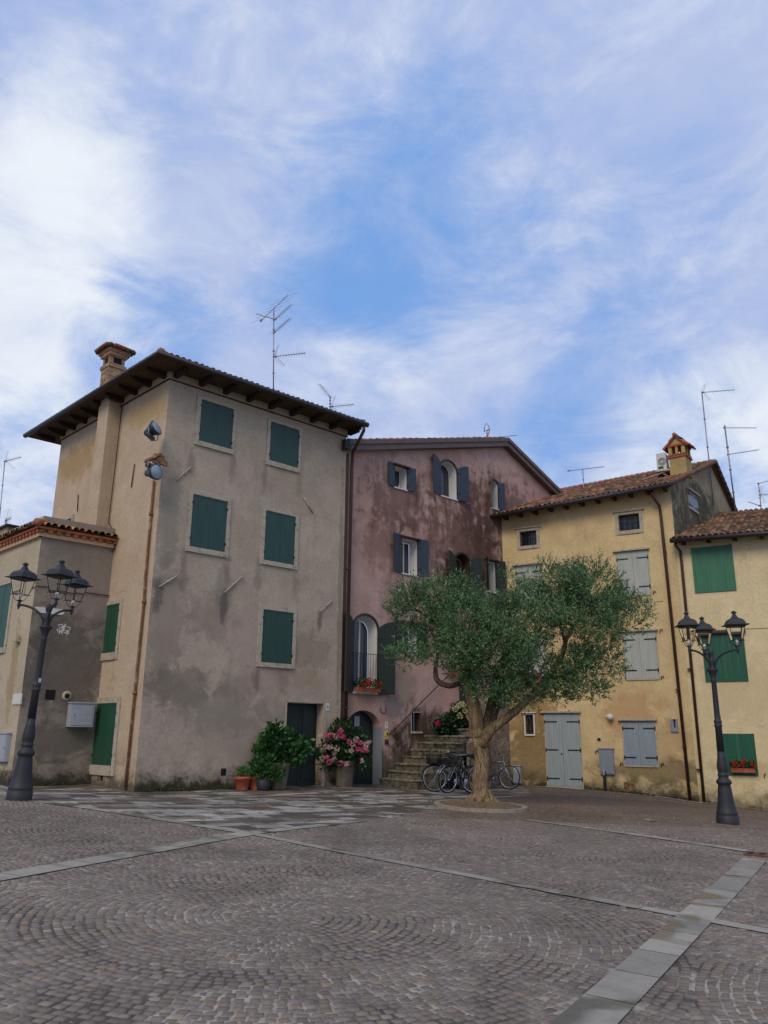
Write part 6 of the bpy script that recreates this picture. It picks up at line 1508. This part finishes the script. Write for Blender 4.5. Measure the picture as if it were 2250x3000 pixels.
# ================================================================== FLOODLIGHTS on the left face
def flood(cx, cy, aim, label):
    c = px3(FB, (cx, cy), .45); c = FB.pt(*FB.hit(cx, cy, .45), .45); rt = root('floodlight', c, label, 'floodlight', 'floodlights at the house corner')
    aim = Vector(aim).normalized(); mb = MB()
    pr_ = [(-.30, .05), (-.27, .085), (-.16, .11), (-.05, .17), (.06, .215), (.10, .22), (.11, .205)]
    mb.tube([c+aim*a for a, _ in pr_], [r_ for _, r_ in pr_], 24); mb.build('housing', M['cabinet2g'], rt)
    mb = MB(); mb.tube([c+aim*.105, c+aim*.118], [.195, .185], 24); mb.build('lens', M['lens'], rt)
    side = aim.cross(Z).normalized(); mb = MB(); s_ = 1 if 'lower' in label else -1
    for k in (-1, 1): mb.tube([c+side*k*.22, c+side*k*.22+Z*s_*.24, c+Z*s_*.34], .014, 6)
    mb.build('yoke', M['alu'], rt)
    mb = MB(); mb.tube([c-aim*.12+Z*s_*.17-side*.14, c-aim*.05+Z*s_*.17+side*.2], .075, 12); mb.build('ballast_box', M['cabinet2g'], rt)
    return rt
M['cabinet2g'] = simple('flood_grey', lin(60, 66, 74), .45, .12, 8, metal=.3, bump=.05)
f1 = flood(*Z1(1245, 850), (.75, -.25, .35), 'upper grey round floodlight on the corner of the tall house, tilted up')
f2 = flood(*Z1(1245, 1200), (.85, -.52, -.05), 'lower grey round floodlight on the corner of the tall house, facing the square')
mb = MB(); a = FB.hit(*Z1(1190, 1020), .4); b_ = FB.hit(*Z1(1310, 1065), .4)
mb.box(FB, b_[0], a[0], b_[1], b_[1]+.07, .38, .46); mb.box(FB, (a[0]+b_[0])/2-.04, (a[0]+b_[0])/2+.04, b_[1]-.1, b_[1]+.17, -.01, .42)
mb.build('floodlight_bracket', M['rust'], gh)

# ================================================================== ANTENNAS
def antenna(base, top, parts, label, r=.02, guy=None):
    rt = root('antenna', base, label, 'antenna', 'television antennas on the roofs')
    mb = MB(); mb.tube([base, top], r, 8)
    for k in (.25, .5, .75): p = base.lerp(top, k); mb.tube([p-Z*.03, p+Z*.03], r*1.7, 8)
    mb.build('mast', M['alu'], rt)
    for kind, a, b_, n, ln in parts:
        mb = MB(); mb.tube([a, b_], .014, 6); ax = (b_-a).normalized(); h = Vector((ax.y, -ax.x, 0)); h = h.normalized() if h.length > .1 else Vector((1, 0, 0))
        v = ax.cross(h).normalized()
        for i in range(n):
            p = a.lerp(b_, (i+.5)/n); e = v if kind == 'V' else h; l = ln*(1-.3*i/n) if kind != 'H' else ln
            mb.tube([p-e*l, p+e*l], .005, 4, cap=False)
        if kind == 'V':       # corner reflector
            for s_ in (-1, 1):
                for j in range(5): q = a+ax*.05+h*0+v*s_*(.08+.07*j)-ax*(-.05*j); mb.tube([q-h*.16, q+h*.16], .004, 4, cap=False)
                mb.tube([a+ax*.04, a+ax*.3+v*s_*.4], .005, 4, cap=False)
        mb.tube([a-ax*.04, a+ax*.08], .035, 6); mb.build('aerial', M['alu'], rt)
    return rt
Y1 = ra.y-.3
def ap(x, y, Y=None, dy=0): return atdepth(x, y, (Y or Y1)+dy)
b_ = ap(*ZA(505, 1105)); tpt = ap(*ZA(505, 345)); b_.z -= .3
antenna(b_, tpt, [('H', ap(*ZA(380, 462), dy=-.4), ap(*ZA(645, 212), dy=.7), 6, .55), ('B', ap(*ZA(518, 450)), ap(*ZA(672, 310), dy=.8), 8, .22), ('B', ap(*ZA(507, 580)), ap(*ZA(660, 442), dy=.7), 9, .24), ('V', ap(*ZA(507, 812)), ap(*ZA(815, 777), dy=.5), 12, .09)], 'tallest antenna mast with four aerials on the grey house roof')
mb = MB(); mb.tube([ap(*ZA(335, 398)), ap(*ZA(518, 450))], .014, 6); mb.build('cross_arm', M['alu'], [o for o in bpy.data.objects if o.name == 'antenna'][0])
Y2 = FP.pt(LA+1, 0, -4).y
b_ = ap(*ZA(1052, 1330), Y2); tpt = ap(*ZA(1052, 1205), Y2)
antenna(b_, tpt, [('B', ap(*ZA(1052, 1207), Y2), ap(*ZA(952, 1080), Y2, .5), 7, .24), ('V', ap(*ZA(1060, 1298), Y2), ap(*ZA(1285, 1278), Y2, .4), 12, .09)], 'short antenna peeping over the right end of the grey house roof')
Y3 = FP.pt(B0[0], 0, -2.0).y
b_ = ap(1428, 1290, Y3); tpt = ap(1426, 1262, Y3); rt = antenna(b_, tpt, [('H', ap(1432, 1284, Y3), ap(1514, 1275, Y3, .4), 2, .05)], 'small looped cable mast with one boom on the pink house ridge')
mb = MB(); mb.tube([ap(1419, 1266, Y3), ap(1419, 1250, Y3), ap(1425, 1240, Y3), ap(1432, 1248, Y3), ap(1434, 1262, Y3), ap(1428, 1280, Y3)], .02, 6); mb.tube([ap(1424, 1262, Y3), ap(1436, 1257, Y3)], .03, 6); mb.build('cable_loop', M['alu'], rt)
Y4 = 34.
antenna(ap(*Z7(605, 672), Y4)-Z*.8, ap(*Z7(600, 538), Y4), [('H', ap(*Z7(518, 545), Y4, -.2), ap(*Z7(723, 522), Y4, .4), 9, .10)], 'thin antenna with one long boom behind the yellow house roof')
yrd = FS.pt(5.2, 0).y
antenna(atdepth(*Z7(1348, 740), yrd), atdepth(*Z7(1280, 92), yrd), [('V', atdepth(*Z7(1285, 97), yrd), atdepth(*Z7(1468, 82), yrd+.6), 12, .09)], 'very tall thin mast at the gable of the yellow house', .026)
Y5 = FC.pt(uY+2, 0, -8).y
antenna(atdepth(*Z7(1477, 800), Y5), atdepth(*Z7(1411, 285), Y5), [('H', atdepth(*Z7(1408, 299), Y5), atdepth(*Z7(1592, 300), Y5+.4), 12, .09), ('H', atdepth(*Z7(1430, 452), Y5), atdepth(*Z7(1607, 425), Y5+.6), 12, .12)], 'thick jointed mast with two booms right of the yellow gable', .035)
antenna(atdepth(*Z7(1622, 785), Y5), atdepth(*Z7(1605, 618), Y5), [('H', atdepth(*Z7(1603, 618), Y5), atdepth(*Z7(1670, 600), Y5+.4), 8, .1), ('V', atdepth(*Z7(1612, 683), Y5), atdepth(*Z7(1670, 680), Y5+.4), 8, .09), ('H', atdepth(*Z7(1612, 745), Y5), atdepth(*Z7(1545, 722), Y5-.3), 5, .06)], 'antenna with three short booms at the right edge', .02)
YL = 32.
antenna(atdepth(-2, 1560, YL)-Z*1.0, atdepth(*Z1(38, 1118), YL), [('V', atdepth(*Z1(40, 1110), YL), atdepth(*Z1(172, 1076), YL+.5), 12, .1)], 'tall leaning antenna at the left edge of the sky')
antenna(atdepth(*Z1(45, 1640), YL-3), atdepth(*Z1(48, 1575), YL-3), [('V', atdepth(*Z1(48, 1590), YL-3), atdepth(*Z1(90, 1570), YL-2.6), 6, .1)], 'small antenna above the pale chimney at the left edge', .015)
# pale square chimney behind the low roof
cb_ = atdepth(*ZL(90, 400), 27.5); ctp = atdepth(*ZL(90, 285), 27.5); FK = Fr((cb_.x, cb_.y, 0), -FLB.ex, outB)
pc = root('neighbour_chimney', cb_-Z*1.2, 'pale plastered square chimney behind the low house roof at the left edge', 'chimney')
mb = MB(); mb.box(FK, -1.1, 0, cb_.z-1.6, ctp.z, -.9, 0)
for f_i in range(len(mb.f)): mb.uv[f_i] = [(v.x if False else (mb.v[i].x), mb.v[i].z-3) for i in mb.f[f_i] for v in [mb.v[i]]]
mb.build('stack', M['side_plaster'], pc)
mb = MB(); mb.box(FK, -1.2, .1, ctp.z+.002, ctp.z+.07, -1.0, .1); mb.build('cap', M['gutter'], pc)
sp0 = atdepth(*ZL(318, 330), 24.5)
mb = MB(); mb.tube([sp0-Z*.5, sp0-Z*.05], .11, 14); mb.tube([sp0-Z*.05, sp0+Z*.08, sp0+Z*.16], [.16, .15, .03], 14); top_mesh(mb, 'flue_cowl', M['gutter'], sp0-Z*.5, 'dark round flue cowl on the low house roof', 'flue')

# ================================================================== BICYCLES
def make_bike(kind):
    """local: x forward, wheels at x = +-.52, ground at z 0"""
    t = root('bicycle', (0, 0, 0), 'x', 'bicycle', 'bicycles parked by the stairs'); R0w = .345
    wheels = []
    for x, nm in ((.53, 'front'), (-.53, 'rear')):
        w_ = MB(); N = 36; c = Vector((x, 0, R0w))
        def circ(r_): return [c+Vector((math.cos(2*math.pi*i/N)*r_, 0, math.sin(2*math.pi*i/N)*r_)) for i in range(N+1)]
        w_.tube(circ(R0w-.015), .021, 6, cap=False); wo = w_.build('wheel', M['black'], t)
        w_ = MB(); w_.tube(circ(R0w-.04), .015, 6, cap=False); w_.build('rim', M['chrome'], wo)
        w_ = MB()
        for i in range(16): a = 2*math.pi*i/16; w_.tube([c+Vector((0, (-1)**i*.025, 0)), c+Vector((math.cos(a)*(R0w-.035), 0, math.sin(a)*(R0w-.035)))], .002, 3, cap=False)
        w_.tube([c-Vector((0, .05, 0)), c+Vector((0, .05, 0))], .02, 8); w_.build('spokes', M['chrome'], wo)
        if kind != 'mtb':
            w_ = MB(); a0, a1 = (R_(20), R_(150)) if nm == 'front' else (R_(30), R_(200))
            w_.tube([c+Vector((math.cos(a0+(a1-a0)*i/12)*(R0w+.02), 0, math.sin(a0+(a1-a0)*i/12)*(R0w+.02))) for i in range(13)], .016, 6); w_.build('mudguard', M['chrome' if kind == 'city' else 'ink'], t)
    fm = {'city': 'ink', 'dark': 'black', 'mtb': 'chrome', 'silver': 'chrome'}[kind]
    bb = Vector((-.08, 0, .29)); st_ = Vector((-.22, 0, .78)); hd = Vector((.33, 0, .80)); hd0 = Vector((.37, 0, .66)); rr_ = Vector((-.53, 0, R0w)); ff = Vector((.53, 0, R0w))
    fb = MB()
    for a, b_, r_ in ((bb, st_, .017), (bb, hd0, .019), (st_+(bb-st_)*.55 if kind in ('city', 'dark') else st_-Z*.08, hd, .016), (hd, hd0, .02)): fb.tube([a, b_], r_, 8)
    for s_ in (-1, 1): y = Vector((0, .05*s_, 0)); fb.tube([bb, rr_+y], .01, 6); fb.tube([st_-Z*.1, rr_+y], .009, 6)
    fb.build('frame', M[fm], t)
    fk = MB()
    for s_ in (-1, 1): y = Vector((0, .045*s_, 0)); fk.tube([hd0+y*.8, hd0+(ff-hd0)*.4+y, ff+y], [.014, .013, .009], 6)
    fk.tube([hd0+Vector((0, -.045, 0)), hd0+Vector((0, .045, 0))], .018, 6); fk.build('fork', M['chrome'], t)
    hb_ = MB(); hs_ = Vector((.29, 0, .96)); hb_.tube([hd, hs_], .013, 6)
    if kind == 'mtb': hb_.tube([hs_+Vector((-.03, -.3, .03)), hs_+Vector((.03, -.1, 0)), hs_+Vector((.03, .1, 0)), hs_+Vector((-.03, .3, .03))], .013, 6)
    else: hb_.tube([hs_+Vector((-.22, -.28, .05)), hs_+Vector((-.05, -.26, .06)), hs_+Vector((.05, -.1, .02)), hs_+Vector((.05, .1, .02)), hs_+Vector((-.05, .26, .06)), hs_+Vector((-.22, .28, .05))], .012, 6)
    ho = hb_.build('handlebar', M['chrome'], t)
    gp_ = MB()
    for s_ in (-1, 1):
        if kind == 'mtb': gp_.tube([hs_+Vector((.0, .19*s_, .02)), hs_+Vector((-.03, .31*s_, .03))], .018, 8)
        else: gp_.tube([hs_+Vector((-.1, .265*s_, .06)), hs_+Vector((-.23, .28*s_, .05))], .018, 8)
    gp_.build('grip', M['black'], ho)
    sd = MB(); tp_ = st_+Vector((-.035, 0, .16)); sd.tube([st_, tp_], .013, 6); sd.tube([tp_+Vector((-.13, 0, .03)), tp_+Vector((-.10, 0, .035)), tp_+Vector((0, 0, .03)), tp_+Vector((.14, 0, .02))], [.05, .085, .05, .02], 10); sd.build('saddle', M['black'], t)
    cr = MB(); cr.tube([bb+Vector((0, .05, 0)), bb+Vector((0, .058, 0))], .09, 20); cr.tube([bb+Vector((0, .07, 0)), bb+Vector((.1, .07, -.13))], .01, 6); cr.tube([bb+Vector((0, -.07, 0)), bb+Vector((-.1, -.07, .13))], .01, 6); cr.tube([bb+Vector((.1, .07, -.13)), bb+Vector((.1, .16, -.13))], .016, 6); cr.tube([bb+Vector((-.1, -.07, .13)), bb+Vector((-.1, -.16, .13))], .016, 6); cr.build('crank', M['chrome'], t)
    if kind in ('dark', 'city'):
        bk = MB(); x0, x1, z0, z1, yw = .42, .70, .72, .95, .17
        for i in range(6):
            k = i/5; z = z0+(z1-z0)*k; g = .03*k
            bk.tube([Vector((x0-g, -yw-g, z)), Vector((x1+g, -yw-g, z)), Vector((x1+g, yw+g, z)), Vector((x0-g, yw+g, z)), Vector((x0-g, -yw-g, z))], .006, 4)
        for i in range(9):
            y = -yw+2*yw*i/8
            for xx, g in ((x0, -.03), (x1, .03)): bk.tube([Vector((xx, y, z0)), Vector((xx+g, y*1.15, z1))], .005, 4)
        for i in range(6):
            x = x0+(x1-x0)*i/5
            for s_ in (-1, 1): bk.tube([Vector((x, s_*yw, z0)), Vector((x, s_*(yw+.03), z1))], .005, 4)
        bk.face([(x0, -yw, z0), (x1, -yw, z0), (x1, yw, z0), (x0, yw, z0)]); bk.build('basket', M['black'], t)
    else:
        pass
    return t
def place_bike(t, front_px, yaw, lean, label):
    """front_px: image point where the front wheel meets the ground; yaw = heading azimuth (0 = away, 90 = right)"""
    g = gpx(*front_px); h = R_(yaw); fwd = Vector((math.sin(h), math.cos(h), 0)); c = g-fwd*.53; c.z = (G(c.x, c.y)+G(*(c-fwd*.5).xy))/2
    gr = g-fwd*1.06; pit = math.atan2(g.z-G(gr.x, gr.y), 1.06); c.z = (g.z+G(gr.x, gr.y))/2
    t.scale = (1.12,)*3; t.location = c; t.rotation_euler = (R_(lean), -pit, math.pi/2-h); t['label'] = label
b1 = make_bike('dark'); place_bike(b1, ZB(325, 1052), 258, 5, 'leftmost bicycle with a black front basket by the stone steps')
b2 = make_bike('city'); place_bike(b2, ZB(525, 1072), 232, -6, 'second bicycle from the left, with basket, front wheel turned towards the square')
b3 = make_bike('silver'); place_bike(b3, ZB(770, 1020), 208, 6, 'silver bicycle closest to the left side of the olive trunk')
b4 = make_bike('mtb'); place_bike(b4, ZB(1470, 1010), 122, -7, 'silver mountain bicycle behind the trunk with its front wheel sticking out right')

# ================================================================== DRAIN GRATE at the right
p = gpx(2236, 2512); dg_ = root('drain_grate', p, 'rusty red brick-edged drain inlet in the paving at the right edge', 'drain')
DF = Fr(p, Vector((.83, -.55, 0)), Vector((-.55, -.83, 0)))
mb = MB(); mb.col = lin(112, 72, 58); mb.box(DF, -.3, .8, -.02, .03, -.35, .0); mb.build('frame', M['brick'], dg_)
mb = MB()
for i in range(6): mb.box(DF, -.25+i*.17, -.17+i*.17, .031, .036, -.3, -.08)
mb.build('slots', M['dark'], dg_)
bpy.context.view_layer.update()
